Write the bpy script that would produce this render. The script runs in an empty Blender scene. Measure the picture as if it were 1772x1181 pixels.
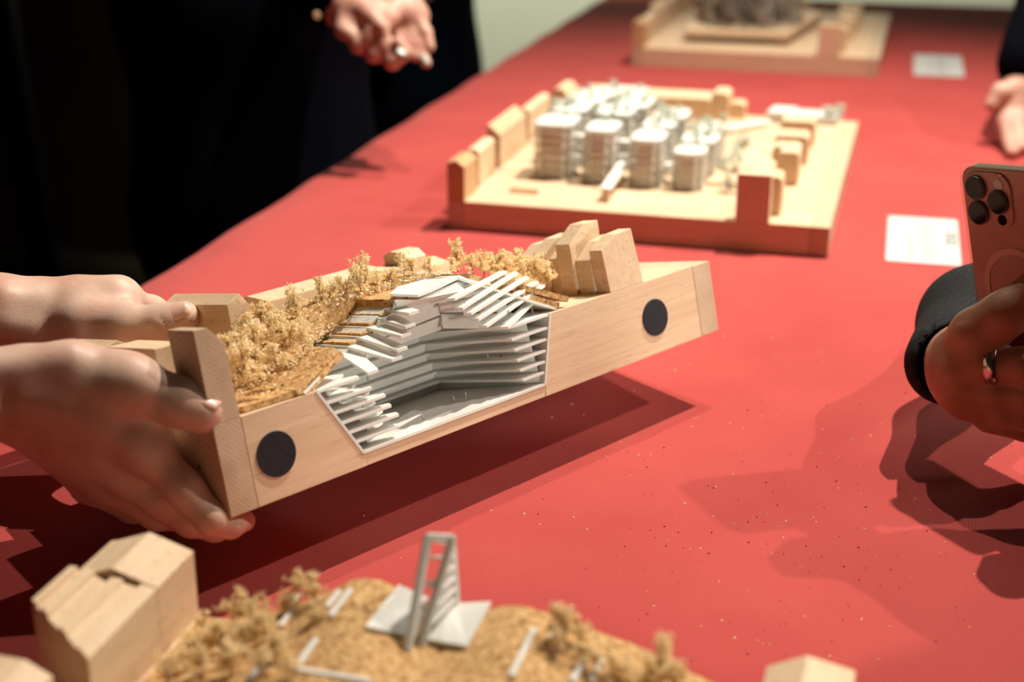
import bpy, bmesh, math, random
import numpy as np
from mathutils import Matrix, Vector
random.seed(7)
scene = bpy.context.scene
COL = scene.collection

# ------------------------------------------------------------------ camera
FPX, CX, CY, CAM_H = 2600.0, 886.0, 590.5, 0.425
PITCH, YAW = math.radians(20.469), math.radians(15.296)
cam_data = bpy.data.cameras.new('camera')
cam = bpy.data.objects.new('camera', cam_data)
COL.objects.link(cam)
cam.location = (0, 0, CAM_H)
cam.rotation_euler = (math.pi / 2 - PITCH, 0, YAW)
cam_data.sensor_width = 36.0
cam_data.lens = FPX / 1772 * 36.0
cam_data.clip_start = 0.02
cam_data.clip_end = 60
cam_data.dof.use_dof = True
cam_data.dof.focus_distance = 0.93
cam_data.dof.aperture_fstop = 5.0
scene.camera = cam

# ------------------------------------------------------------------ world, lamps, exposure
world = bpy.data.worlds.new('world')
scene.world = world
world.use_nodes = True
wbg = world.node_tree.nodes['Background']
wbg.inputs[0].default_value = (1.0, 0.72, 0.55, 1)
wbg.inputs[1].default_value = 0.010

def spot(name, loc, target, power, angle, blend, radius, color=(1.0, 0.91, 0.78)):
    d = bpy.data.lights.new(name, 'SPOT')
    d.energy, d.spot_size, d.spot_blend, d.shadow_soft_size, d.color = power, math.radians(angle), blend, radius, color
    o = bpy.data.objects.new(name, d)
    COL.objects.link(o)
    o.location = loc
    o.rotation_euler = (Vector(target) - Vector(loc)).to_track_quat('-Z', 'Y').to_euler()
    return o
spot('track_spotlight_key', (0.27, 1.85, 2.0), (-0.14, 1.50, 0), 205, 82, 1.0, 0.012)
spot('track_spotlight_mid', (-0.21, 1.84, 2.0), (-0.18, 1.50, 0), 62, 84, 1.0, 0.012)
spot('track_spotlight_side', (1.5, 1.93, 2.0), (-0.2, 1.05, 0.0), 100, 62, 1.0, 0.02)
spot('added_side_fill', (2.1, 1.33, 1.05), (-0.15, 0.85, 0.08), 110, 34, 1.0, 0.30)  # added soft fill with no real source, lifts the section model's cut face
spot('added_front_fill', (1.34, -0.25, 0.31), (-0.215, 0.845, 0.085), 38, 15.5, 0.8, 0.06)  # invented low fill beside the camera, brightens the white hall and front wood
spot('added_wall_wash', (-1.2, 3.4, 1.6), (-1.0, 4.6, -0.2), 250, 95, 0.6, 0.1, (0.95, 0.95, 0.78))  # unseen lamp added to wash the pale back wall

vs = scene.view_settings
vs.view_transform = 'Standard'
vs.look = 'None'
vs.gamma = 1.0
vs.use_curve_mapping = False
vs.exposure = 0.52
scene.cycles.diffuse_bounces = 6

# ------------------------------------------------------------------ measuring helpers
_f = Vector((0, math.cos(PITCH), -math.sin(PITCH)))
_r = Vector((1, 0, 0))
_u = _r.cross(_f)
_Rz = Matrix.Rotation(YAW, 3, 'Z')
_f, _r, _u = _Rz @ _f, _Rz @ _r, _Rz @ _u
CAM = Vector((0, 0, CAM_H))
def ray(x, y):
    return _r * ((x - CX) / FPX) - _u * ((y - CY) / FPX) + _f
def P(x, y, depth):
    return CAM + ray(x, y) * depth
def onplane(x, y, p0, n):
    d = ray(x, y)
    return CAM + d * ((Vector(p0) - CAM).dot(n) / d.dot(n))
def tz(x, y, z=0.0):
    return onplane(x, y, (0, 0, z), Vector((0, 0, 1)))

# ------------------------------------------------------------------ materials
def srgb(r, g, b):
    c = lambda v: v / 12.92 if v <= 0.04045 else ((v + 0.055) / 1.055) ** 2.4
    return (c(r / 255), c(g / 255), c(b / 255), 1)

class NT:
    def __init__(s, name):
        s.m = bpy.data.materials.new(name)
        s.m.use_nodes = True
        s.t = s.m.node_tree
        s.b = s.t.nodes['Principled BSDF']
    def n(s, typ, **kw):
        nd = s.t.nodes.new(typ)
        for k, v in kw.items():
            if k in nd.inputs and not hasattr(nd, k):
                nd.inputs[k].default_value = v
            else:
                setattr(nd, k, v)
        return nd
    def l(s, a, b):
        s.t.links.new(a, b)
    def coord(s, scale, rot=(0, 0, 0), which='Object'):
        tc = s.n('ShaderNodeTexCoord')
        mp = s.n('ShaderNodeMapping')
        mp.inputs['Scale'].default_value = scale
        mp.inputs['Rotation'].default_value = rot
        s.l(tc.outputs[which], mp.inputs['Vector'])
        return mp.outputs['Vector']
    def noise(s, vec, scale, detail=3, rough=0.55):
        nd = s.n('ShaderNodeTexNoise')
        nd.inputs['Scale'].default_value = scale
        nd.inputs['Detail'].default_value = detail
        nd.inputs['Roughness'].default_value = rough
        s.l(vec, nd.inputs['Vector'])
        return nd.outputs['Fac']
    def ramp(s, fac, stops):
        nd = s.n('ShaderNodeValToRGB')
        e = nd.color_ramp.elements
        while len(e) < len(stops):
            e.new(0.5)
        for i, (p, c) in enumerate(stops):
            e[i].position = p
            e[i].color = c if len(c) == 4 else (*c, 1)
        s.l(fac, nd.inputs['Fac'])
        return nd.outputs['Color']
    def mix(s, fac, a, b, mode='MIX'):
        nd = s.n('ShaderNodeMix', data_type='RGBA', blend_type=mode)
        for v, idx in ((fac, 0), (a, 6), (b, 7)):
            if hasattr(v, 'links'):
                s.l(v, nd.inputs[idx])
            else:
                nd.inputs[idx].default_value = v
        return nd.outputs[2]
    def math(s, op, a, b=0.0):
        nd = s.n('ShaderNodeMath', operation=op)
        for v, idx in ((a, 0), (b, 1)):
            if hasattr(v, 'links'):
                s.l(v, nd.inputs[idx])
            else:
                nd.inputs[idx].default_value = v
        return nd.outputs[0]
    def bump(s, h, strength, dist):
        nd = s.n('ShaderNodeBump')
        nd.inputs['Strength'].default_value = strength
        nd.inputs['Distance'].default_value = dist
        s.l(h, nd.inputs['Height'])
        s.l(nd.outputs['Normal'], s.b.inputs['Normal'])
    def base(s, c, rough=0.5, spec=0.3, **kw):
        if hasattr(c, 'links'):
            s.l(c, s.b.inputs['Base Color'])
        else:
            s.b.inputs['Base Color'].default_value = c
        s.b.inputs['Roughness'].default_value = rough
        s.b.inputs['Specular IOR Level'].default_value = spec
        for k, v in kw.items():
            s.b.inputs[k].default_value = v
        return s.m

def plain(name, c, rough=0.5, spec=0.3, var=0.05, vscale=60, **kw):
    t = NT(name)
    f = t.noise(t.coord((1, 1, 1)), vscale, 3)
    lo = tuple(v * (1 - var) for v in c[:3]) + (1,)
    hi = tuple(min(1, v * (1 + var)) for v in c[:3]) + (1,)
    return t.base(t.ramp(f, [(0.3, lo), (0.7, hi)]), rough, spec, **kw)

def wood(name, light, dark, scale, flecks=0.35, rings=0.0, fleckscale=(420, 420, 120)):
    t = NT(name)
    v = t.coord(scale)
    f = t.noise(v, 1.0, 5, 0.6)
    col = t.ramp(f, [(0.28, dark), (0.5, tuple(0.5 * (a + b) for a, b in zip(light, dark))), (0.72, light)])
    if rings:
        w = t.n('ShaderNodeTexWave', wave_type='BANDS', bands_direction='DIAGONAL')
        w.inputs['Scale'].default_value = 1.0
        w.inputs['Distortion'].default_value = 3.0
        w.inputs['Detail'].default_value = 2.0
        t.l(t.coord((rings, rings * 0.4, rings)), w.inputs['Vector'])
        col = t.mix(t.math('MULTIPLY', w.outputs['Fac'], 0.35), col, tuple(0.72 * c for c in dark[:3]) + (1,))
    fl = t.noise(t.coord(fleckscale), 1.0, 1, 0.4)
    fm = t.ramp(fl, [(0.64, (0, 0, 0, 1)), (0.70, (1, 1, 1, 1))])
    col = t.mix(t.math('MULTIPLY', fm, flecks), col, tuple(0.55 * c for c in dark[:3]) + (1,))
    t.bump(f, 0.15, 0.0006)
    return t.base(col, 0.55, 0.25)

BE_L, BE_D = (0.74, 0.55, 0.375, 1), (0.60, 0.41, 0.255, 1)
M = {}
M['beech_front'] = wood('beech_grain_along_face', BE_L, BE_D, (9, 30, 230), 0.3, 0, (60, 300, 700))
M['beech_block'] = wood('beech_block', (0.76, 0.57, 0.385, 1), (0.65, 0.46, 0.29, 1), (160, 22, 160), 0.45, 0, (420, 300, 300))
M['beech_end'] = wood('beech_end_grain', (0.68, 0.51, 0.36, 1), (0.54, 0.38, 0.25, 1), (60, 60, 60), 0.3, 190, (500, 500, 500))
M['beech_dark'] = wood('oak_brown_side_grain', (0.60, 0.38, 0.20, 1), (0.46, 0.27, 0.13, 1), (25, 160, 25), 0.25)

def cloth_material():
    t = NT('red_woven_tablecloth')
    v = t.coord((1, 1, 1))
    w1 = t.n('ShaderNodeTexWave', wave_type='BANDS', bands_direction='X')
    w2 = t.n('ShaderNodeTexWave', wave_type='BANDS', bands_direction='Y')
    for w in (w1, w2):
        w.inputs['Scale'].default_value = 230.0
        w.inputs['Distortion'].default_value = 0.6
        w.inputs['Detail'].default_value = 1.0
        t.l(v, w.inputs['Vector'])
    h = t.math('MULTIPLY', w1.outputs['Fac'], w2.outputs['Fac'])
    big = t.noise(v, 9, 4)
    col = t.ramp(big, [(0.3, (0.45, 0.060, 0.053, 1)), (0.7, (0.51, 0.078, 0.066, 1))])
    col = t.mix(t.math('MULTIPLY', h, 0.55), (0.40, 0.028, 0.030, 1), col) if False else t.mix(t.math('MULTIPLY', t.math('SUBTRACT', 1.0, h), 0.30), col, (0.30, 0.018, 0.022, 1))
    lint = t.noise(v, 420, 2)
    lm = t.ramp(lint, [(0.735, (0, 0, 0, 1)), (0.76, (1, 1, 1, 1))])
    col = t.mix(t.math('MULTIPLY', lm, 0.5), col, (0.20, 0.01, 0.02, 1))
    t.bump(h, 0.55, 0.0006)
    return t.base(col, 0.9, 0.12, **{'Sheen Weight': 0.15})
M['cloth'] = cloth_material()
M['white'] = plain('white_card_board', (0.88, 0.885, 0.85, 1), 0.55, 0.25, 0.02)
M['paper'] = plain('white_paper', (0.50, 0.505, 0.49, 1), 0.7, 0.2, 0.02)
M['ink'] = plain('black_print', (0.02, 0.03, 0.025, 1), 0.7, 0.1)
M['greyink'] = plain('pale_grey_print', (0.22, 0.23, 0.21, 1), 0.7, 0.1)
M['magnet'] = plain('matt_black_disc', (0.012, 0.013, 0.017, 1), 0.45, 0.4, 0.3, 300)
M['pin'] = plain('dull_silver_figure', (0.18, 0.19, 0.18, 1), 0.35, 0.5, Metallic=0.6)
M['black_fabric'] = plain('black_wool', (0.0022, 0.0025, 0.0048, 1), 0.95, 0.02, 0.3, 200)
M['navy'] = plain('navy_coat_cloth', (0.004, 0.007, 0.016, 1), 0.9, 0.08, 0.3, 150)
M['grey_sleeve'] = plain('black_knit_sleeve', (0.018, 0.019, 0.020, 1), 0.9, 0.1, 0.4, 500)
M['nail'] = plain('fingernail', (0.72, 0.44, 0.35, 1), 0.3, 0.45, 0.03)
M['nail_mint'] = plain('pale_mint_nail_polish', (0.50, 0.62, 0.56, 1), 0.25, 0.5, 0.02)
M['steel'] = plain('polished_steel', (0.55, 0.53, 0.50, 1), 0.22, 0.5, 0.05, Metallic=1.0)
M['cord_red'] = plain('thin_red_cord', (0.45, 0.07, 0.05, 1), 0.6)
M['wall'] = plain('pale_sage_wall_paint', (0.50, 0.51, 0.42, 1), 0.85, 0.1, 0.03, 3)
M['dark_wall'] = plain('dark_brown_partition', (0.16, 0.095, 0.055, 1), 0.8, 0.15, 0.35, 3)
M['floor'] = plain('dark_brown_floor', (0.014, 0.009, 0.006, 1), 0.8, 0.1, 0.25, 4)
M['dark_metal'] = plain('dark_blue_grey_metal', (0.008, 0.012, 0.018, 1), 0.5, 0.3)
M['hair'] = plain('dark_brown_hair', (0.018, 0.011, 0.007, 1), 0.6, 0.3, 0.4, 120)

def cork_material():
    t = NT('cork_board')
    v = t.coord((1, 1, 1))
    f = t.noise(v, 330, 6, 0.7)
    g = t.noise(v, 90, 4, 0.6)
    col = t.ramp(f, [(0.36, (0.07, 0.030, 0.012, 1)), (0.44, (0.50, 0.27, 0.105, 1)), (0.60, (0.80, 0.54, 0.27, 1))])
    col = t.mix(t.math('MULTIPLY', g, 0.45), col, (0.56, 0.32, 0.13, 1))
    t.bump(f, 0.8, 0.0012)
    return t.base(col, 0.85, 0.1)
M['cork'] = cork_material()
def moss_material():
    t = NT('bleached_dried_moss')
    v = t.coord((1, 1, 1))
    f = t.noise(v, 240, 3, 0.6)
    return t.base(t.ramp(f, [(0.3, (0.93, 0.75, 0.45, 1)), (0.68, (0.98, 0.90, 0.66, 1))]), 0.8, 0.1)
M['moss'] = moss_material()
M['twig'] = plain('thin_brown_twig', (0.30, 0.17, 0.07, 1), 0.8)
def translucent(m, w, tint=None):
    nt = m.node_tree
    out, pb = nt.nodes['Material Output'], nt.nodes['Principled BSDF']
    tr = nt.nodes.new('ShaderNodeBsdfTranslucent')
    src = pb.inputs['Base Color'].links
    if src: nt.links.new(src[0].from_socket, tr.inputs[0])
    else: tr.inputs[0].default_value = pb.inputs['Base Color'].default_value
    mx = nt.nodes.new('ShaderNodeMixShader'); mx.inputs[0].default_value = w
    nt.links.new(pb.outputs[0], mx.inputs[1]); nt.links.new(tr.outputs[0], mx.inputs[2])
    nt.links.new(mx.outputs[0], out.inputs['Surface'])
translucent(M['moss'], 0.35)
translucent(M['white'], 0.30)
M['white_moss'] = plain('pale_green_white_moss', (0.74, 0.80, 0.70, 1), 0.8, 0.1, 0.12, 300)

def skin_material(name, c, red, var=1.0):
    t = NT(name)
    v = t.coord((1, 1, 1))
    f = t.noise(v, 38, 4, 0.55)
    col = t.ramp(f, [(0.34, red), (0.6, c)])
    sp = t.noise(v, 420, 3, 0.6)
    col = t.mix(t.math('MULTIPLY', sp, 0.22), col, tuple(0.72 * k for k in red[:3]) + (1,))
    w = t.n('ShaderNodeTexVoronoi', feature='DISTANCE_TO_EDGE')
    w.inputs['Scale'].default_value = 620
    t.l(v, w.inputs['Vector'])
    hh = t.math('ADD', t.math('MULTIPLY', w.outputs['Distance'], 0.7), t.noise(v, 170, 3))
    t.bump(hh, 0.22, 0.0007)
    m = t.base(col, 0.48, 0.35)
    t.b.inputs['Subsurface Weight'].default_value = 0.12
    t.b.inputs['Subsurface Radius'].default_value = (0.006, 0.002, 0.001)
    t.b.inputs['Subsurface Scale'].default_value = 1.0
    return m
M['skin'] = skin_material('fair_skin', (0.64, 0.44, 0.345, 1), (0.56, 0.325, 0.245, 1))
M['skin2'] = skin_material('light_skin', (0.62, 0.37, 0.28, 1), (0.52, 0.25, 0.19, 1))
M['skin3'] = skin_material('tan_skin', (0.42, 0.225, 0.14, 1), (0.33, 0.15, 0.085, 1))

def acrylic_material(df_w=.16):
    t = NT('clear_acrylic_sheet')
    tr = t.n('ShaderNodeBsdfTransparent')
    tr.inputs[0].default_value = (0.93, 0.94, 0.91, 1)
    gl = t.n('ShaderNodeBsdfGlossy')
    gl.inputs['Roughness'].default_value = 0.12
    df = t.n('ShaderNodeBsdfDiffuse')
    df.inputs[0].default_value = (0.75, 0.72, 0.66, 1)
    m1 = t.n('ShaderNodeMixShader')
    m1.inputs[0].default_value = 0.08
    t.l(tr.outputs[0], m1.inputs[1]); t.l(gl.outputs[0], m1.inputs[2])
    m2 = t.n('ShaderNodeMixShader')
    m2.inputs[0].default_value = df_w
    t.l(m1.outputs[0], m2.inputs[1]); t.l(df.outputs[0], m2.inputs[2])
    t.l(m2.outputs[0], t.t.nodes['Material Output'].inputs['Surface'])
    return t.m
M['acrylic'] = acrylic_material()
M['frost'] = plain('frosted_beige_plastic', (0.78, 0.72, 0.66, 1), 0.4, 0.4, 0.08, 60)

# ------------------------------------------------------------------ object helpers
def link(o, parent=None):
    COL.objects.link(o)
    if parent is not None:
        o.parent = parent
    return o
def tag(o, label=None, cat=None, group=None, kind=None):
    for k, v in (('label', label), ('category', cat), ('group', group), ('kind', kind)):
        if v:
            o[k] = v
    return o
def empty(name, matrix, label, cat, group=None):
    o = bpy.data.objects.new(name, None)
    o.empty_display_size = 0.02
    o.matrix_world = matrix
    link(o)
    return tag(o, label, cat, group)
def mobj(name, verts, faces, mat, parent=None, smooth=False, bevel=0.0, label=None):
    me = bpy.data.meshes.new(name)
    me.from_pydata([tuple(v) for v in verts], [], faces)
    bm = bmesh.new()
    bm.from_mesh(me)
    bmesh.ops.recalc_face_normals(bm, faces=bm.faces)
    if bevel:
        bmesh.ops.bevel(bm, geom=list(bm.edges), offset=bevel, segments=2, affect='EDGES', profile=0.6)
    bm.to_mesh(me)
    bm.free()
    if smooth:
        me.polygons.foreach_set('use_smooth', [True] * len(me.polygons))
    me.materials.append(mat)
    o = bpy.data.objects.new(name, me)
    link(o, parent)
    if label:
        o['label'] = label
    return o
def prism_vf(poly, axis, a, b):
    """poly: 2-D points in the two other axes (in xyz order), extruded along axis from a to b"""
    n = len(poly)
    def mk(p, t):
        q = list(p)
        q.insert(axis, t)
        return tuple(q)
    v = [mk(p, a) for p in poly] + [mk(p, b) for p in poly]
    f = [list(range(n))[::-1], list(range(n, 2 * n))]
    f += [[i, (i + 1) % n, n + (i + 1) % n, n + i] for i in range(n)]
    return v, f
def prism(name, poly, axis, a, b, mat, parent=None, bevel=0.0, label=None):
    v, f = prism_vf(poly, axis, a, b)
    return mobj(name, v, f, mat, parent, False, bevel, label)
def box_vf(lo, hi):
    return prism_vf([(lo[0], lo[1]), (hi[0], lo[1]), (hi[0], hi[1]), (lo[0], hi[1])], 2, lo[2], hi[2])
def box(name, lo, hi, mat, parent=None, bevel=0.0, label=None):
    v, f = box_vf(lo, hi)
    return mobj(name, v, f, mat, parent, False, bevel, label)
def slab(name, quad, nrm, th, mat, parent=None, bevel=0.0):
    """a sheet of thickness th over a polygon of 3-D points"""
    q = [Vector(p) for p in quad]
    nn = Vector(nrm).normalized() * th
    n = len(q)
    v = q + [p + nn for p in q]
    f = [list(range(n))[::-1], list(range(n, 2 * n))] + [[i, (i + 1) % n, n + (i + 1) % n, n + i] for i in range(n)]
    return mobj(name, v, f, mat, parent, False, bevel)
def board(name, a, b, w, th, side, mat, parent=None):
    """a strip from a to b, w wide along side, th thick"""
    a, b = Vector(a), Vector(b)
    d = (b - a).normalized()
    s = Vector(side)
    s = (s - d * s.dot(d)).normalized()
    u = d.cross(s).normalized()
    v = []
    for p in (a, b):
        for i, j in ((-.5, -.5), (.5, -.5), (.5, .5), (-.5, .5)):
            v.append(p + s * (w * i) + u * (th * j))
    f = [[0, 1, 2, 3], [7, 6, 5, 4]] + [[i, (i + 1) % 4, 4 + (i + 1) % 4, 4 + i] for i in range(4)]
    return mobj(name, v, f, mat, parent)
def merge(parts):
    V, F = [], []
    for v, f in parts:
        k = len(V)
        V += [tuple(p) for p in v]
        F += [[i + k for i in q] for q in f]
    return V, F
def tube_vf(pts, rads, n=8, caps=True):
    pts = [Vector(p) for p in pts]
    if not hasattr(rads, '__len__'):
        rads = [rads] * len(pts)
    V, F = [], []
    up = Vector((0.13, 0.2, 0.97))
    for i, p in enumerate(pts):
        d = (pts[min(i + 1, len(pts) - 1)] - pts[max(i - 1, 0)]).normalized()
        if abs(d.dot(up)) > 0.95:
            up = Vector((0.97, 0.2, 0.1))
        s = d.cross(up).normalized()
        t = d.cross(s)
        for k in range(n):
            a = 2 * math.pi * k / n
            V.append(p + (s * math.cos(a) + t * math.sin(a)) * rads[i])
    for i in range(len(pts) - 1):
        for k in range(n):
            F.append([i * n + k, i * n + (k + 1) % n, (i + 1) * n + (k + 1) % n, (i + 1) * n + k])
    if caps:
        F.append(list(range(n))[::-1])
        F.append([(len(pts) - 1) * n + k for k in range(n)])
    return V, F
def disc(name, c, nrm, r, th, mat, parent=None, n=40, bevel=0.0):
    c, nn = Vector(c), Vector(nrm).normalized()
    a = nn.orthogonal().normalized()
    b = nn.cross(a)
    ring = [c + (a * math.cos(2 * math.pi * k / n) + b * math.sin(2 * math.pi * k / n)) * r for k in range(n)]
    return slab(name, ring, nn, th, mat, parent, bevel)

# ---- implicit surfaces: rounded cones blended into one skin, meshed with surface nets
def skin_mesh(name, prims, voxel, mat, parent=None, label=None, carve=()):
    pr = [(np.array(a, float), np.array(b, float), ra, rb, k) for a, b, ra, rb, k in prims]
    lo = np.min([np.minimum(a - ra, b - rb) for a, b, ra, rb, k in pr], axis=0) - 3 * voxel
    hi = np.max([np.maximum(a + ra, b + rb) for a, b, ra, rb, k in pr], axis=0) + 3 * voxel
    n = np.ceil((hi - lo) / voxel).astype(int) + 1
    ax = [lo[i] + voxel * np.arange(n[i]) for i in range(3)]
    D = np.full(n, 1.0, np.float32)
    def field(a, b, ra, rb, m):
        bl = np.minimum(a - ra, b - rb) - m
        bh = np.maximum(a + ra, b + rb) + m
        sl = tuple(slice(max(0, int((bl[i] - lo[i]) / voxel)), min(n[i], int((bh[i] - lo[i]) / voxel) + 2)) for i in range(3))
        X, Y, Z = np.meshgrid(ax[0][sl[0]], ax[1][sl[1]], ax[2][sl[2]], indexing='ij', sparse=True)
        ab = b - a
        L = max(ab @ ab, 1e-12)
        t = np.clip(((X - a[0]) * ab[0] + (Y - a[1]) * ab[1] + (Z - a[2]) * ab[2]) / L, 0, 1)
        d = np.sqrt((X - a[0] - t * ab[0]) ** 2 + (Y - a[1] - t * ab[1]) ** 2 + (Z - a[2] - t * ab[2]) ** 2) - (ra + (rb - ra) * t)
        return sl, d
    for a, b, ra, rb, k in pr:
        sl, d = field(a, b, ra, rb, max(4 * k, 4 * voxel))
        o = D[sl]
        h = np.clip(0.5 + 0.5 * (o - d) / k, 0, 1)
        D[sl] = o * (1 - h) + d * h - k * h * (1 - h)
    for a, b, ra, rb, k in carve:
        sl, d = field(np.array(a, float), np.array(b, float), ra, rb, 4 * k)
        o, d = D[sl], -d
        h = np.clip(0.5 - 0.5 * (o - d) / k, 0, 1)
        D[sl] = o * (1 - h) + d * h + k * h * (1 - h)
    S = D < 0
    nx, ny, nz = n
    cell = np.zeros((nx - 1, ny - 1, nz - 1), np.uint8)
    for i in (0, 1):
        for j in (0, 1):
            for k in (0, 1):
                cell += S[i:nx - 1 + i, j:ny - 1 + j, k:nz - 1 + k]
    act = (cell > 0) & (cell < 8)
    idx = -np.ones(act.shape, np.int64)
    ca = np.argwhere(act)
    idx[act] = np.arange(len(ca))
    acc = np.zeros((len(ca), 3)); cnt = np.zeros(len(ca))
    corners = [(i, j, k) for i in (0, 1) for j in (0, 1) for k in (0, 1)]
    for c0 in corners:
        for axx in range(3):
            if c0[axx] == 0:
                c1 = list(c0); c1[axx] = 1
                d0 = D[ca[:, 0] + c0[0], ca[:, 1] + c0[1], ca[:, 2] + c0[2]].astype(float)
                d1 = D[ca[:, 0] + c1[0], ca[:, 1] + c1[1], ca[:, 2] + c1[2]].astype(float)
                m = (d0 < 0) != (d1 < 0)
                t = np.where(m, d0 / np.where(m, d0 - d1, 1), 0)
                p = np.tile(np.array(c0, float), (len(ca), 1)); p[:, axx] += t
                acc[m] += p[m]; cnt[m] += 1
    V = lo + voxel * (ca + acc / cnt[:, None])
    F = []
    for axx in range(3):
        o1, o2 = [q for q in range(3) if q != axx]
        a = [slice(None)] * 3; b = [slice(None)] * 3
        a[axx] = slice(0, -1); b[axx] = slice(1, None)
        e = np.argwhere(S[tuple(a)] != S[tuple(b)])
        e = e[(e[:, o1] > 0) & (e[:, o2] > 0) & (e[:, o1] < n[o1] - 1) & (e[:, o2] < n[o2] - 1)]
        q = []
        for d1, d2 in ((0, 0), (1, 0), (1, 1), (0, 1)):
            g = e.copy(); g[:, o1] -= d1; g[:, o2] -= d2
            q.append(idx[g[:, 0], g[:, 1], g[:, 2]])
        F.append(np.stack(q, 1))
    F = np.concatenate(F)
    F = F[(F >= 0).all(1)]
    me = bpy.data.meshes.new(name)
    me.from_pydata(V.tolist(), [], F.tolist())
    bm = bmesh.new(); bm.from_mesh(me)
    for _ in range(2):
        bmesh.ops.smooth_vert(bm, verts=bm.verts, factor=0.5, use_axis_x=True, use_axis_y=True, use_axis_z=True)
    bmesh.ops.recalc_face_normals(bm, faces=bm.faces)
    bm.to_mesh(me); bm.free()
    me.polygons.foreach_set('use_smooth', [True] * len(me.polygons))
    me.materials.append(mat)
    o = bpy.data.objects.new(name, me)
    link(o, parent)
    if label:
        o['label'] = label
    return o
def chain(pts, rads, k=0.006):
    return [(pts[i], pts[i + 1], rads[i], rads[i + 1], k) for i in range(len(pts) - 1)]
def nail(parent, tip, along, up, w, L, mat):
    """a small curved plate set on a fingertip"""
    al = Vector(along).normalized(); u = Vector(up); u = (u - al * u.dot(al)).normalized(); s = al.cross(u)
    V, F = [], []
    nu, nv = 7, 6
    for i in range(nu):
        for j in range(nv):
            a = (i / (nu - 1) - 0.5) * 2
            b = j / (nv - 1)
            ww = w * (0.86 + 0.14 * math.sin(math.pi * min(1, b * 1.2))) * (1 if b < 0.85 else 0.86)
            V.append(Vector(tip) + s * (a * ww / 2) + al * ((b - 1) * L) - u * (a * a * w * 0.16))
    n0 = len(V)
    V += [p - u * 0.0007 for p in V]
    for i in range(nu - 1):
        for j in range(nv - 1):
            q = [i * nv + j, (i + 1) * nv + j, (i + 1) * nv + j + 1, i * nv + j + 1]
            F.append(q); F.append([n0 + k for k in q[::-1]])
    rim = [j for j in range(nv)] + [i * nv + nv - 1 for i in range(1, nu)] + [(nu - 1) * nv + j for j in range(nv - 2, -1, -1)] + [i * nv for i in range(nu - 2, 0, -1)]
    for i in range(len(rim)):
        a, b = rim[i], rim[(i + 1) % len(rim)]
        F.append([a, b, n0 + b, n0 + a])
    return mobj('fingernail', V, F, mat, parent, True)

def nail_on(parent, c, along, up, r, w, L, mat):
    al = Vector(along).normalized(); u = Vector(up); u = (u - al * u.dot(al)).normalized()
    return nail(parent, Vector(c) + u * (r * 0.99) + al * (r * 0.70), al - u * .12, u, w, L, mat)

# ---- dried-moss trees: a few kinds, copied
def tree_meshes(prefix, mats, kinds, flakes, seed, spread=1.0):
    rnd = random.Random(seed)
    out = []
    for kd in range(kinds):
        tips, TV, TF = [], [], []
        nb = rnd.randint(9, 13)
        for b in range(nb):
            a = rnd.uniform(0, 6.28); r = rnd.uniform(0.12, 0.48) * spread; zt = rnd.uniform(0.22, 1.0)
            r *= (1.15 - 0.6 * zt)
            z0 = zt * rnd.uniform(0.25, 0.6)
            base = Vector((0, 0, z0)); tip = Vector((r * math.cos(a), r * math.sin(a), zt))
            parts = tube_vf([base, (base + tip) / 2 + Vector((0, 0, .03)), tip], [0.014, 0.011, 0.007], 4)
            k = len(TV); TV += parts[0]; TF += [[i + k for i in q] for q in parts[1]]
            for _ in range(5):
                tips.append(tip + Vector((rnd.gauss(0, .09), rnd.gauss(0, .09), rnd.gauss(0, .075))))
                tips.append(base.lerp(tip, rnd.uniform(.4, 1)) + Vector((rnd.gauss(0, .05), rnd.gauss(0, .05), rnd.gauss(0, .05))))
        p = tube_vf([Vector((0, 0, -0.05)), Vector((0.01, 0, .4)), Vector((0, 0.01, .85))], [0.022, 0.018, 0.008], 5)
        k = len(TV); TV += p[0]; TF += [[i + k for i in q] for q in p[1]]
        V, F = [], []
        for t in tips:
            for _ in range(flakes):
                c = t + Vector((rnd.gauss(0, .038), rnd.gauss(0, .038), rnd.gauss(0, .032)))
                if c.z < 0.02: c.z = 0.02
                d1 = Vector((rnd.gauss(0, 1), rnd.gauss(0, 1), rnd.gauss(0, 1))).normalized()
                d2 = d1.cross(Vector((rnd.gauss(0, 1), rnd.gauss(0, 1), rnd.gauss(0, 1)))).normalized()
                L = rnd.uniform(.03, .065); w = L * rnd.uniform(.3, .5)
                k = len(V)
                V += [c - d1 * L, c + d2 * w, c + d1 * L, c - d2 * w, c + d1.cross(d2) * w * 1.4]
                F += [[k, k + 1, k + 4], [k + 1, k + 2, k + 4], [k + 2, k + 3, k + 4], [k + 3, k, k + 4]]
        fm = bpy.data.meshes.new(prefix + '_foliage'); fm.from_pydata([tuple(v) for v in V], [], F); fm.materials.append(mats[0])
        tm = bpy.data.meshes.new(prefix + '_twig'); tm.from_pydata([tuple(v) for v in TV], [], TF); tm.materials.append(mats[1])
        out.append((fm, tm))
    return out
TREES = tree_meshes('tree', (M['moss'], M['twig']), 6, 8, 3)
WTREES = tree_meshes('white_tree', (M['white_moss'], M['twig']), 3, 3, 5)
def plant(parent, loc, h, kinds=TREES, wide=1.0, name='model_tree', rnd=random):
    fm, tm = rnd.choice(kinds)
    o = bpy.data.objects.new(name, fm)
    link(o, parent)
    o.location = loc
    o.rotation_euler = (rnd.uniform(-.15, .15), rnd.uniform(-.15, .15), rnd.uniform(0, 6.28))
    o.scale = (h * wide, h * wide, h)
    t = bpy.data.objects.new('twig', tm)
    link(t, o)
    return o

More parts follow.
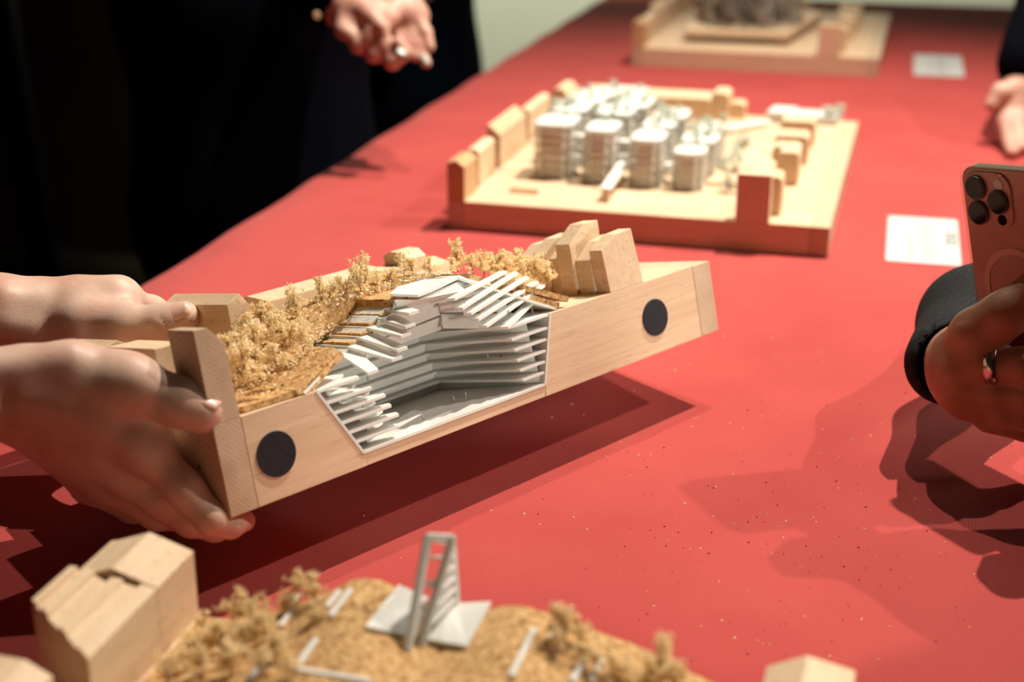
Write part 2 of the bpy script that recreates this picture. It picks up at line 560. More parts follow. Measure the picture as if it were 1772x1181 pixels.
# ================================================================== SETTING
FLOOR_Z = -0.75
def struct(o, label=None):
    o['kind'] = 'structure'
    if label: o['label'] = label
    return o
struct(box('floor', (-6, -3, FLOOR_Z - .05), (5, 6, FLOOR_Z), M['floor']))
struct(box('wall_back', (-2.15, 4.6, FLOOR_Z), (5, 4.7, 2.4), M['wall']))
struct(box('wall_left', (-3.6, -3, FLOOR_Z), (-3.5, 4.7, 2.4), M['dark_wall']))

# ================================================================== TABLE
TX0, TX1, TY0, TY1 = -0.655, 0.25, 0.16, 3.2
tbl = empty('exhibition_table', Matrix.Translation((0, 0, FLOOR_Z)), 'long exhibition table hidden under the red cloth', 'table')
box('tabletop', (TX0 + .006, TY0 + .006, .715), (TX1 - .006, TY1 - .006, .747), M['beech_block'], tbl)
for x in (TX0 + .06, TX1 - .11):
    for y in (TY0 + .06, 1.6, TY1 - .11):
        box('leg', (x, y, 0), (x + .05, y + .05, .715), M['dark_metal'], tbl)
def tablecloth():
    V, F = [], []
    outline = []
    nx, ny = 24, 70
    def P2(i, j): return (TX0 + (TX1 - TX0) * i / nx, TY0 + (TY1 - TY0) * j / ny)
    for j in range(ny + 1):
        for i in range(nx + 1):
            x, y = P2(i, j)
            V.append((x, y, 0.0))
    for j in range(ny):
        for i in range(nx):
            a = j * (nx + 1) + i
            F.append([a, a + 1, a + nx + 2, a + nx + 1])
    ring = [(i, 0) for i in range(nx)] + [(nx, j) for j in range(ny)] + [(i, ny) for i in range(nx, 0, -1)] + [(0, j) for j in range(ny, 0, -1)]
    prev = [j * (nx + 1) + i for i, j in ring]
    cx, cy = (TX0 + TX1) / 2, (TY0 + TY1) / 2
    for lv in range(1, 7):
        cur = []
        for k, (i, j) in enumerate(ring):
            x, y = P2(i, j)
            nxv = -1 if i == 0 else (1 if i == nx else 0)
            nyv = -1 if j == 0 else (1 if j == ny else 0)
            off = 0.004 * min(lv, 2) + 0.012 * (lv / 6) * (1 + math.sin(k * 1.3))
            z = [0, -.003, -.012, -.1, -.25, -.42, -.6][lv]
            cur.append(len(V)); V.append((x + nxv * off, y + nyv * off, z))
        n = len(ring)
        for k in range(n):
            F.append([prev[k], prev[(k + 1) % n], cur[(k + 1) % n], cur[k]])
        prev = cur
    return mobj('tablecloth', V, F, M['cloth'], None, True)
tag(tablecloth(), 'red woven cloth covering the long table under the wooden models', 'tablecloth')
def crumbs():
    rnd = random.Random(11); V, F, mi = [], [], []
    for q in range(420):
        pale = q < 150
        x, y = rnd.uniform(-.42, .10), rnd.uniform(.60, 1.35)
        if rnd.random() < .6: x, y = rnd.gauss(-.06, .08), rnd.gauss(.80, .12)
        s = rnd.uniform(.0005, .0013) if pale else rnd.uniform(.0003, .0009); a = rnd.uniform(0, 6.28)
        c, d = math.cos(a) * s, math.sin(a) * s
        k = len(V)
        V += [(x - c, y - d, .0002), (x + d * .5, y - c * .5, .0002), (x + c, y + d, .0002), (x - d * .5, y + c * .5, .0002), (x, y, .0002 + s * .7)]
        F += [[k, k + 1, k + 4], [k + 1, k + 2, k + 4], [k + 2, k + 3, k + 4], [k + 3, k, k + 4]]
        mi += [0 if pale else 1] * 4
    me = bpy.data.meshes.new('crumbs'); me.from_pydata(V, [], F)
    me.materials.append(M['moss']); me.materials.append(M['magnet'])
    me.polygons.foreach_set('material_index', mi)
    tag(link(bpy.data.objects.new('crumbs', me)), 'tiny pale crumbs and dark specks scattered on the red cloth', 'crumbs', kind='stuff')
crumbs()

# ================================================================== SECTION MODEL HELD IN HANDS
AR = Matrix(((0.4935, -0.8461, -0.2015), (0.8697, 0.4786, 0.1207), (-0.0057, -0.2348, 0.9720)))
AO = Vector((-0.335, 0.6555, 0.0546))
AW, AD, AT = 0.425, 0.165, 0.0515
A4 = Matrix.Translation(AO) @ AR.to_4x4()
modelA = empty('section_model', A4, 'beech section model held up by two hands, white stepped hall in its cut face', 'model')
def AL(x, y, ax, v):
    n = AR.col[ax]
    q = onplane(x, y, AO + n * v, n)
    return AR.transposed() @ (q - AO)
def AF(x, y, d=0.0):
    """a point of the cut face (or of a plane d behind it)"""
    return AL(x, y, 1, d)
bv = 0.0004
SL, SR = 0.0181, 0.4055
HOLE = [(0.0686, AT), (0.0930, 0.0075), (0.2452, 0.0072), (0.2601, AT)]
# base: pieces of the cut face around the hall
prism('base_board', [(SL, 0), (0.0952, 0), (0.0930, .0075), (0.0686, AT), (SL, AT)], 1, 0, AD, M['beech_front'], modelA, bv)
prism('base_board', [(0.0955, 0), (0.2438, 0), (0.2452, .0072), (0.0930, .0072)], 1, 0.0003, AD, M['beech_front'], modelA, bv)
prism('base_board', [(0.2441, 0), (SR, 0), (SR, AT), (0.2601, AT), (0.2452, .0072)], 1, 0, AD, M['beech_front'], modelA, bv)
prism('base_board', [(0.0675, .0075), (0.2603, .0075), (0.2603, AT), (0.0675, AT)], 1, 0.12, AD, M['beech_front'], modelA)
box('end_board', (0, 0, 0), (SL - .0003, AD, AT), M['beech_end'], modelA, bv, 'end-grain strip closing the side of the base')
box('end_board', (SR + .0004, 0, 0), (AW, AD, AT - .0004), M['beech_end'], modelA, bv, 'end-grain strip closing the side of the base')
for mx in (0.0353, 0.3587):
    disc('black_disc', (mx, 0.0005, 0.0252), (0, -1, 0), 0.0128, 0.0016, M['magnet'], modelA, 48, 0.0003)
disc('screw_hole', (0.0003, 0.022, 0.027), (-1, 0, 0), 0.0011, 0.0005, M['magnet'], modelA, 10)

# context houses
def house(name, poly, axis, a, b, parent, mat='beech_block', label=None):
    return prism(name, poly, axis, a, b, M[mat], parent, 0.0004, label)
# left row
house('house_block', [(0.0, AT), (SL - .0002, AT), (0.0172, .0925), (0.0085, .1030), (0.0, .1035)], 1, 0.0, 0.026, modelA, 'beech_end', 'tall end-grain block with a cut-off corner')
house('house_block', [(0.0, AT), (0.021, AT), (0.021, .0915), (0.0, .0925)], 1, 0.0435, 0.096, modelA)
house('house_block', [(0.0, AT), (0.017, AT), (0.016, .090), (0.008, .0945), (0.0, .0915)], 1, 0.098, 0.142, modelA)
house('house_block', [(0.080, AT), (0.096, AT), (0.096, .095), (0.090, .1035), (0.080, .0985)], 1, 0.090, 0.164, modelA, 'beech_block', 'block gripped under the far thumb')
# right row, seen on its shaded side
house('house_block', [(0.3185, AT), (0.3525, AT), (0.3480, .0900), (0.3322, .0890), (0.3160, .0810)], 1, 0.0, 0.0115, modelA)
house('house_block', [(0.3160, AT), (0.346, AT), (0.346, .087), (0.331, .085), (0.316, .0745)], 1, 0.0118, 0.0255, modelA)
house('house_block', [(0.3130, AT), (0.344, AT), (0.344, .0975), (0.330, .0975), (0.313, .0865)], 1, 0.0258, 0.0395, modelA)
house('house_block', [(0.3150, AT), (0.344, AT), (0.344, .085), (0.330, .085), (0.315, .0765)], 1, 0.0398, 0.0495, modelA)
house('house_block', [(0.3130, AT), (0.342, AT), (0.342, .090), (0.326, .089), (0.313, .0805)], 1, 0.0498, 0.062, modelA)
house('house_block', [(0.3100, AT), (0.340, AT), (0.340, .086), (0.324, .086), (0.310, .078)], 1, 0.0622, 0.074, modelA)
# back row
def K(px, py, y): return AL(px, py, 1, y)
kl = K(444, 530, .128); kr = K(668, 470, .128)
kz = K(476, 519, .126).z
kv, kf = prism_vf([(.126, AT), (.160, AT), (.160, kz), (.150, kz + .0035), (.126, kz)], 0, kl.x, kr.x)
kv = [(x + (.0085 if x == kl.x and z > AT + .001 else 0), y, z) for x, y, z in kv]
mobj('house_block', kv, kf, M['beech_block'], modelA, False, .0004, 'long low block behind the moss trees')
house('house_block', [(.132, AT), (.160, AT), (.160, .086), (.132, .0845)], 0, kr.x + .001, .2590, modelA)
house('house_block', [(.135, AT), (.160, AT), (.160, .0925), (.152, .0955), (.142, .0945), (.135, .0890)], 0, .2600, .2785, modelA)
house('house_block', [(.132, AT), (.160, AT), (.160, .0825), (.150, .0845), (.134, .0800)], 0, .2795, .2985, modelA)

# ---- the hall: white walls, floors with a void, fins
WT = 0.0016
def wq(name, pts, nrm, th=WT):
    return slab(name, pts, nrm, th, M['white'], modelA)
h0, h1, h2, h3 = [Vector((x, 0, z)) for x, z in HOLE]
back = 0.118
wq('hall_wall', [(h0.x, -.0006, h0.z), (h1.x, -.0006, h1.z), (h1.x, back, h1.z), (h0.x, back, h0.z)], (1, 0, .5))
wq('hall_wall', [(h2.x, -.0006, h2.z), (h3.x, -.0006, h3.z), (h3.x, back, h3.z), (h2.x, back, h2.z)], (-1, 0, .2))
wq('hall_floor', [(h1.x, -.0006, h1.z), (h2.x, -.0006, h2.z), (h2.x, back, h2.z), (h1.x, back, h1.z)], (0, 0, 1))
wq('hall_back_wall', [(h0.x, back - .002, h0.z + .03), (h1.x, back - .002, h1.z), (h2.x, back - .002, h2.z), (h3.x, back - .002, h3.z + .03)], (0, 1, 0))
def xl(z): return h1.x + (h0.x - h1.x) * (z - h1.z) / (h0.z - h1.z) + WT
def xr(z): return h2.x + (h3.x - h2.x) * (z - h2.z) / (h3.z - h2.z) - WT
levels = [0.0147, 0.0213, 0.0280, 0.0350, 0.0420, 0.0500]
tips = [(693, 754), (693, 733), (680, 716), (670, 700), (644, 675), (622, 656)]
for i, z in enumerate(levels):
    t = i / 5
    xa, xb = xl(z), xr(z)
    lf = AF(*tips[i]).x
    rf = xb - 0.0195 - 0.016 * t
    kx = 0.2135 - .012 * t; ky = 0.062 + 0.004 * (1 - t)
    # plan: left tongue with a notch, a straight back edge, a bevelled right tongue
    poly = [(xa, 0.0), (lf, 0.0), (lf + .003, .006), (lf - .010, .013), (lf + .004, .020), (lf - .006, .034), (lf - .004, ky), (kx, ky), (rf, 0.0), (xb, 0.0), (xb, back - .0025), (xa, back - .0025)]
    v, f = prism_vf(poly, 2, z, z + WT)
    mobj('gallery_floor', v, f, M['white'], modelA)
    # set-back gallery wall under this floor
    zb = levels[i - 1] + WT if i else h1.z + WT
    d = .006
    wl = [(lf - .016, .010), (lf - .014, ky + d), (kx + .004, ky + d + .002 * (i % 2)), (rf + .012, .012), (rf + .0185, .004)]
    for (ax_, ay_), (bx_, by_) in zip(wl, wl[1:]):
        n2 = Vector((by_ - ay_, ax_ - bx_, 0))
        slab('gallery_wall', [(ax_, ay_, zb), (bx_, by_, zb), (bx_, by_, z), (ax_, ay_, z)], -n2, .0012, M['white'], modelA)
# upper galleries, up under the folded roof
for i, (z, xa, xb, kx, ky) in enumerate(((0.0585, .113, .246, .190, .052), (0.0660, .128, .232, .184, .046), (0.0735, .145, .222, .178, .040), (0.0800, .157, .212, .174, .034))):
    poly = [(xa, ky - .012), (kx - .010, ky), (kx, ky + .004), (xb - .03, ky - .004), (xb, ky - .020), (xb, .095), (xa, .095)]
    v, f = prism_vf(poly, 2, z, z + WT)
    mobj('gallery_floor', v, f, M['white'], modelA)
    wl = [(xa, ky - .006), (kx - .010, ky + .005), (kx, ky + .009), (xb - .028, ky + .001), (xb, ky - .015)]
    for (ax_, ay_), (bx_, by_) in zip(wl, wl[1:]):
        slab('gallery_wall', [(ax_, ay_, z - .0065), (bx_, by_, z - .0065), (bx_, by_, z), (ax_, ay_, z)], (0, 1, 0), .0012, M['white'], modelA)
# roof: folded white sheets, then cork on top
YE = 0.030
def roofsheet(a, b, y0, y1, nrm, th=WT, name='roof_sheet'):
    return slab(name, [(a.x, y0, a.z), (b.x, y0, b.z), (b.x, y1, b.z), (a.x, y1, a.z)], nrm, th, M['white'], modelA)
low0 = AF(529, 683, .0); low1 = AF(592, 613, .012)
slab('roof_sheet', [tuple(low0), tuple(low1), (low1.x, .08, low1.z), (low0.x, .08, low0.z)], (-.6, 0, .8), WT, M['white'], modelA)
up0 = AF(592, 613, YE); up1 = AF(683, 516, YE)
roofsheet(up0, up1, YE, .085, (.6, 0, -.8))
slab('roof_sheet', [tuple(AF(676, 513, .020)), tuple(AF(724, 515, .010)), tuple(AF(745, 507, .012)), tuple(AF(762, 499, .014)), tuple(AF(792, 484, .018)), tuple(AF(838, 495, .018)), tuple(AF(800, 478, .045)), tuple(AF(742, 486, .050)), tuple(AF(690, 500, .045))], (0, 0, 1), WT, M['white'], modelA)
rp = AF(792, 484, .018); rr1 = AF(962, 537, .002)
slab('roof_sheet', [tuple(rp), tuple(rr1), (rr1.x, .07, rr1.z), (rp.x, .07, rp.z)], (.5, 0, .8), WT, M['white'], modelA)
# faces hanging under the ridge and the folded soffits
def hang(pts): return slab('soffit', [tuple(AF(x, y, d)) for x, y, d in pts], (0, 1, 0), .0012, M['white'], modelA)
hang([(684, 519, .016), (724, 519, .011), (792, 488, .019), (838, 497, .019), (826, 512, .024), (760, 519, .030), (755, 523, .030), (700, 533, .022), (680, 540, .020)])
hang([(655, 556, .026), (690, 535, .026), (757, 523, .034), (762, 545, .038), (700, 570, .030), (640, 592, .028)])
hang([(640, 596, .030), (700, 573, .032), (762, 549, .040), (764, 571, .044), (690, 596, .036), (630, 622, .032)])
hang([(760, 522, .030), (830, 514, .026), (870, 520, .020), (885, 540, .016), (764, 541, .036)])
hang([(764, 544, .038), (886, 542, .018), (905, 545, .012), (884, 569, .008), (767, 569, .036)])
# left slope: cork steps on white boards whose ends stick out as fins
fins_l = [((592, 613), (639, 644)), ((604, 599), (681, 621)), ((620, 582), (690, 605)), ((637, 566), (696, 580)), ((654, 549), (704, 564)), ((668, 534), (710, 541))]
prev = None
for i, (e, tip) in enumerate(fins_l):
    p = AF(*e, YE)
    q = AF(*tip, .002)
    y1 = .082
    slope = (p - q)
    far_ = p + Vector((0, .052, .0008))
    vv = []
    for c, w in ((q, .008), (p, .0125), (far_, .0125)):
        vv.append([(c.x - .0012, c.y, c.z), (c.x - .0012 + w, c.y, c.z), (c.x - .0012 + w, c.y, c.z - .0018), (c.x - .0012, c.y, c.z - .0018)])
    V = vv[0] + vv[1] + vv[2]
    F = [[3, 2, 1, 0], [8, 9, 10, 11]] + [[k * 4 + j, k * 4 + (j + 1) % 4, k * 4 + 4 + (j + 1) % 4, k * 4 + 4 + j] for k in (0, 1) for j in range(4)]
    mobj('roof_fin', V, F, M['white'], modelA)
    if i:
        nz = AF(*fins_l[i + 1][0], YE).z if i < 5 else p.z + .0075
        cw = .016 if i < 5 else .030
        box('cork_step', (p.x + .0006, YE - .002 + .0015 * (i % 2), p.z + .0002), (p.x + cw, .088, nz - .0021), M['cork'], modelA, .0006)
# lower cork apron of two layers
lo_a, lo_b = AF(531, 690, .001), AF(597, 616, .010)
for k in (0, 1):
    off = Vector((-.0038, 0, .0030)) * (k + .1)
    pts = [lo_a + off, lo_b + off, Vector((lo_b.x + .004, .078, lo_b.z)) + off, Vector((lo_a.x - .004, .078, lo_a.z)) + off]
    slab('cork_sheet', pts, (-.62, 0, .78), .0040, M['cork'], modelA)
ap0, ap1 = AF(408, 692, .004), AF(527, 693, .003)
slab('cork_sheet', [(ap0.x + .004, .004, AT + .0004), (lo_a.x - .002, .002, AT + .0004), (lo_b.x - .010, .03, lo_b.z - .004), (lo_b.x - .012, .085, lo_b.z - .004), (ap0.x, .085, AT + .0004)], (-.25, 0, 1), .0035, M['cork'], modelA)
# right slope: level fins running inwards, cork between them
fins_r = [(780, 519), (794, 535), (809, 544), (822, 554), (836, 566), (873, 568)]
starts = [(856, 479), (875, 483), (893, 491), (910, 499), (921, 506), (918, 524)]
for i, (tp, st) in enumerate(zip(fins_r, starts)):
    q = AF(*tp, .001)
    p = AF(*st, .020 - .0015 * i)
    d = (q - p).normalized()
    board('roof_fin', p - d * .012, q, .0058, .0018, (d.y, -d.x, 0), M['white'], modelA)
    if i < 5:
        c0 = AF(st[0] - 12, st[1] + 12, .021 - .0015 * i); c1 = AF(starts[i + 1][0] - 13, starts[i + 1][1] + 13, .020 - .0015 * i)
        b1 = c1 - d * .020; b0 = c0 - d * .020
        slab('cork_step', [tuple(c0 + Vector((.002, 0, 0))), tuple(c1 - Vector((.001, 0, 0))), tuple(b1), tuple(b0)], (.3, -.1, .9), .0042, M['cork'], modelA)
q0 = AF(812, 486, .022); q1 = AF(842, 494, .022)
slab('cork_step', [tuple(q0), tuple(q1), (q1.x, .06, q1.z), (q0.x, .06, q0.z)], (.3, 0, .9), .0045, M['cork'], modelA)
ra, rb = AF(905, 519, .012), AF(968, 538, .001)
for k in (0, 1):
    off = Vector((.0012, 0, .0042)) * k + Vector((0, 0, .0014))
    slab('cork_sheet', [ra + off, rb + off + Vector((.008 * k, 0, -.002 * k)), Vector((rb.x + .012, .075, rb.z)) + off, Vector((ra.x, .075, ra.z)) + off], (.35, 0, .93), .0038, M['cork'], modelA)
# cork hill behind the roof
def hill_z(x, y):
    l = max(0, min(1, (x - .022) / .11)); r = max(0, min(1, (.285 - x) / .085))
    yy = max(0, min(1, (.128 - y) / .05))
    s = lambda t: t * t * (3 - 2 * t)
    return AT + .0385 * s(l) * s(r) * s(yy)
def cork_hill():
    rnd = random.Random(2); V, F = [], []
    nx, ny = 60, 20
    for j in range(ny + 1):
        for i in range(nx + 1):
            x = .022 + .263 * i / nx; y = .058 + .070 * j / ny
            V.append((x, y, hill_z(x, y) + .0005 + rnd.uniform(-.0006, .0006)))
    for j in range(ny):
        for i in range(nx):
            a = j * (nx + 1) + i
            F.append([a, a + 1, a + nx + 2, a + nx + 1])
    k = len(V)
    for i in range(nx + 1):
        V.append((.022 + .263 * i / nx, .058, max(AT, V[i][2] - .02)))
    for i in range(nx):
        F.append([i, i + 1, k + i + 1, k + i])
    return mobj('cork_hill', V, F, M['cork'], modelA)
cork_hill()
rnd = random.Random(21)
# trees: (px, py) of the crown's foot and height in px; distances from the cut face
def tree_at(px, py, y, hpx, wide=1.0, par=modelA):
    q = AF(px, py, y)
    d = 0.9
    h = hpx * d / FPX
    return plant(par, (q.x, q.y, max(AT, q.z)), h, TREES, wide, 'model_tree', rnd)
for (px, py, y, hp, w) in [(405, 640, .03, 60, 1.1), (425, 665, .02, 70, 1.3), (450, 640, .04, 80, 1.1), (480, 600, .06, 62, 1.1), (495, 600, .04, 58, 1.2), (525, 606, .03, 50, 1.1), (440, 600, .06, 62, 1.0),
        (470, 560, .08, 40, 1.2), (455, 570, .08, 48, .9), (515, 556, .06, 62, .7), (555, 530, .06, 52, .7), (575, 525, .06, 46, .8), (600, 520, .055, 48, .9), (630, 500, .055, 62, .75), (625, 505, .05, 50, .8),
        (512, 572, .06, 46, 1.0), (700, 480, .06, 46, .8), (715, 478, .06, 36, 1.2), (745, 472, .06, 30, 1.2), (792, 470, .06, 62, .65), (785, 472, .05, 30, 1.2), (820, 475, .05, 38, 1.2),
        (838, 478, .05, 48, 1.0), (860, 476, .05, 52, 1.1), (880, 484, .05, 58, 1.0), (905, 490, .045, 56, 1.1), (925, 495, .04, 56, 1.1), (948, 495, .03, 48, 1.1), (895, 470, .06, 46, 1.2), (935, 478, .05, 44, 1.1), (865, 490, .04, 36, 1.2), (402, 660, .05, 55, 1.2), (418, 625, .06, 58, 1.2), (480, 640, .02, 45, 1.2), (655, 500, .06, 34, 1.2), (675, 492, .06, 30, 1.3), (560, 530, .07, 30, 1.2), (590, 522, .07, 30, 1.2)]:
    tree_at(px, py, y, hp, w)
def ground_moss():
    rnd = random.Random(4); V, F = [], []
    for _ in range(5200):
        x = rnd.uniform(.024, .28); y = rnd.uniform(.03, .128)
        if rnd.random() < .3: x, y = rnd.uniform(.022, .10), rnd.uniform(.006, .07)
        z = hill_z(x, y) + rnd.expovariate(900)
        s = rnd.uniform(.0005, .0012)
        d1 = Vector((rnd.gauss(0, 1), rnd.gauss(0, 1), rnd.gauss(0, 1))).normalized() * s
        d2 = d1.orthogonal().normalized() * s * .5
        c = Vector((x, y, z)); k = len(V)
        V += [c - d1, c + d2, c + d1, c - d2]
        F += [[k, k + 1, k + 2], [k, k + 2, k + 3]]
    return tag(mobj('ground_moss', V, F, M['moss'], modelA), kind='stuff')
ground_moss()
# scale figures
def figure(parent, p, h=.0042):
    x, y, z = p
    v, f = merge([tube_vf([(x, y, z), (x, y, z + h * .5), (x, y, z + h * .78)], [h * .07, h * .13, h * .1], 6), tube_vf([(x, y, z + h * .8), (x, y, z + h)], [h * .075, h * .07], 6)])
    return mobj('scale_figure', v, f, M['pin'], parent)
for px, py, d in [(733, 728, .004), (786, 697, .012), (807, 690, .012), (628, 706, .003), (845, 624, .02), (868, 624, .02), (637, 659, .02), (685, 532, .004), (766, 571, .02), (806, 535, .004), (881, 548, .002), (922, 544, .002), (925, 512, -.001)]:
    figure(modelA, AF(px, py, d))

# ================================================================== OTHER MODELS ON THE TABLE
CT = 0.0293
def context(par, W, skip=()):
    """the same street of beech houses stands around every entry"""
    mk = lambda poly, a, b, ax=1, mat='beech_block': house('house_block', poly, ax, a, b, par, mat)
    def flat(x0, x1, y0, y1, h, c=.003):
        mk([(x0, CT), (x1, CT), (x1, CT + h - c), (x1 - c * 1.2, CT + h), (x0 + c, CT + h), (x0, CT + h - c * .6)], y0, y1)
    mk([(0.0, CT), (.018, CT), (.018, CT + .035), (.010, CT + .041), (0.0, CT + .039)], 0.0, .046, 1, 'beech_dark')
    flat(0.0, .0145, .064, .124, .038)
    mk([(0.0, CT), (.0145, CT), (.0145, CT + .037), (.0115, CT + .037), (.0115, CT + .040), (.008, CT + .040), (.008, CT + .043), (.004, CT + .043), (.004, CT + .046), (0.0, CT + .046)], .144, .255)
    flat(0.0, .0125, .275, .375, .038)
    mk([(0.0, CT), (.022, CT), (.022, CT + .024), (.016, CT + .033), (.006, CT + .033), (0.0, CT + .024)], .43, .488)
    if 'back' not in skip:
        flat(.040, .092, .455, .488, .030)
        flat(.108, .200, .440, .490, .028)
        flat(.2005, .2215, .445, .488, .035, .004)
        flat(.222, .240, .462, .490, .020)
    flat(.2885, .3205, 0.0, .018, .0465, .001)
    flat(.302, .328, .030, .062, .038)
    flat(.309, .3265, .064, .085, .027)
    flat(.290, .3115, .100, .150, .026)
    flat(.313, .3335, .150, .180, .035)
    flat(.303, .331, .195, .225, .030)
    flat(.300, .335, .245, .280, .031)
    flat(.297, .335, .330, .372, .030)
def base_plate(par, W, D):
    box('base_board', (.0165, 0, 0), (W - .0182, D, CT), M['beech_front'], par, .0005)
    box('end_board', (0, 0, 0), (.0163, D, CT - .0002), M['beech_end'], par, .0004)
    box('end_board', (W - .018, 0, 0), (W, D, CT - .0002), M['beech_end'], par, .0004)

# ---- model with the clear plastic towers
mB = empty('tower_model', Matrix.Translation((-.4488, 1.395, 0.0003)), 'beech site model carrying a cluster of clear towers with white roofs', 'model')
base_plate(mB, .378, .49)
context(mB, .378)
def crystal(par, x0, x1, y0, y1, h, ch=.007, moss=True, floors=7):
    z0 = CT
    pl = [(x0 + ch, y0), (x1 - ch, y0), (x1, y0 + ch), (x1, y1 - ch), (x1 - ch, y1), (x0 + ch, y1), (x0, y1 - ch), (x0, y0 + ch)]
    cx, cy = (x0 + x1) / 2, (y0 + y1) / 2
    sc = lambda k: [(cx + (x - cx) * k, cy + (y - cy) * k) for x, y in pl]
    tw = prism('plastic_tower', sc(.97), 2, z0 + .0012, z0 + h - .003, M['acrylic'], par)
    prism('inner_core', sc(.82), 2, z0 + .0012, z0 + h - .003, M['frost'], tw)
    prism('tower_foot', sc(1.0), 2, z0, z0 + .0016, M['white'], tw)
    prism('tower_roof', sc(1.06), 2, z0 + h - .003, z0 + h, M['white'], tw)
    for k in range(1, floors):
        prism('floor_plate', sc(.955), 2, z0 + h * k / floors, z0 + h * k / floors + .0007, M['frost'], tw)
    for (x, y) in sc(1.0):
        v, f = tube_vf([(x, y, z0), (x, y, z0 + h)], .0010, 6)
        mobj('corner_post', v, f, M['white'], tw)
    v, f = merge([box_vf((x - .0018, y - .0018, z0 + h * q), (x + .0018, y + .0018, z0 + h * q + .0016)) for (x, y) in sc(1.02) for q in (.2, .4, .6, .8)])
    tag(mobj('balcony_slabs', v, f, M['white'], tw), kind='stuff')
    return tw
rB = random.Random(5)
spec = [(.061, .100, .110, .165, .0585), (.1165, .147, .102, .155, .057), (.166, .1975, .098, .150, .0510), (.211, .241, .098, .140, .0395),
        (.060, .098, .180, .235, .0590), (.112, .150, .172, .225, .0600), (.165, .197, .165, .215, .0500), (.210, .245, .152, .200, .0400),
        (.062, .105, .250, .320, .0560), (.118, .155, .245, .310, .0540), (.165, .200, .232, .285, .0470), (.213, .243, .215, .265, .0390), (.075, .130, .335, .400, .0470)]
for i, q in enumerate(spec):
    crystal(mB, *q)
    if i >= 4:
        for _ in range(7):
            plant(mB, (rB.uniform(q[0], q[1]), rB.uniform(q[2], q[3]), CT + q[4]), rB.uniform(.006, .012), WTREES, 1.3, 'white_tree', rB)
    else:
        for _ in range(2):
            plant(mB, (rB.uniform(q[0], q[1]), q[3] - .006, CT + q[4]), rB.uniform(.006, .009), WTREES, 1.2, 'white_tree', rB)
for _ in range(12):
    plant(mB, (rB.uniform(.245, .268), rB.uniform(.10, .30), CT + .002), rB.uniform(.012, .024), WTREES, 1.2, 'white_tree', rB)
# bridges between the towers
for (x0, x1, y, z) in ((.100, .1165, .13, .02), (.147, .166, .128, .025), (.1975, .211, .125, .018), (.100, .1165, .14, .04), (.147, .166, .135, .038)):
    box('link_bridge', (x0, y, CT + z), (x1, y + .014, CT + z + .0016), M['white'], mB)
ramp = mobj('entrance_ramp', *prism_vf([(.034, CT + .012), (.128, CT + .018), (.128, CT + .0205), (.034, CT + .0145)], 0, .149, .160), M['white'], mB)
box('ramp_support', (.151, .034, CT), (.158, .040, CT + .0125), M['beech_block'], mB)
box('ramp_support', (.151, .100, CT), (.158, .106, CT + .016), M['beech_block'], mB)
prism('plaza_plate', [(.243, .125), (.296, .135), (.296, .26), (.262, .30), (.243, .26)], 2, CT, CT + .004, M['beech_block'], mB)
prism('plaza_plate', [(.255, .175), (.298, .185), (.298, .30), (.268, .33)], 2, CT + .004, CT + .008, M['beech_block'], mB)
arc = []
for k in range(15):
    t = k / 14
    arc.append((.19 + .085 * math.sin(t * 1.5), .33 + .10 * math.sin(t * 1.57), CT + .006))
V, F = [], []
for k, (x, y, z) in enumerate(arc):
    for dz in (0, .0015):
        for w in (-.005, .005):
            V.append((x - w, y + w * .8, z + dz))
for k in range(14):
    a, b = k * 4, k * 4 + 4
    F += [[a, a + 1, b + 1, b], [a + 2, b + 2, b + 3, a + 3], [a, b, b + 2, a + 2], [a + 1, a + 3, b + 3, b + 1]]
F += [[0, 2, 3, 1], [56, 57, 59, 58]]
mobj('curved_walkway', V, F, M['white'], mB)
for k in (2, 7, 12):
    x, y, z = arc[k]
    v, f = tube_vf([(x, y, CT), (x, y, z)], .0008, 6)
    mobj('walkway_post', v, f, M['white'], mB)
pv = prism('pavilion', [(.272, .455), (.352, .45), (.358, .492), (.278, .494)], 2, CT, CT + .011, M['white'], mB)
prism('pavilion_roof', [(.268, .452), (.300, .45), (.302, .494), (.274, .496)], 2, CT + .011, CT + .0135, M['white'], pv)
for _ in range(9):
    plant(mB, (rB.uniform(.335, .362), rB.uniform(.455, .488), CT + .010), rB.uniform(.008, .013), WTREES, 1.3, 'white_tree', rB)
for (x, y) in ((.155, .075), (.205, .055), (.225, .052), (.06, .075), (.075, .06)):
    figure(mB, (x - .02, y, CT), .005)
for (x, y) in ((.052, .045), (.050, .055)):
    box('bench', (x, y, CT), (x + .03, y + .004, CT + .002), M['beech_dark'], mB)

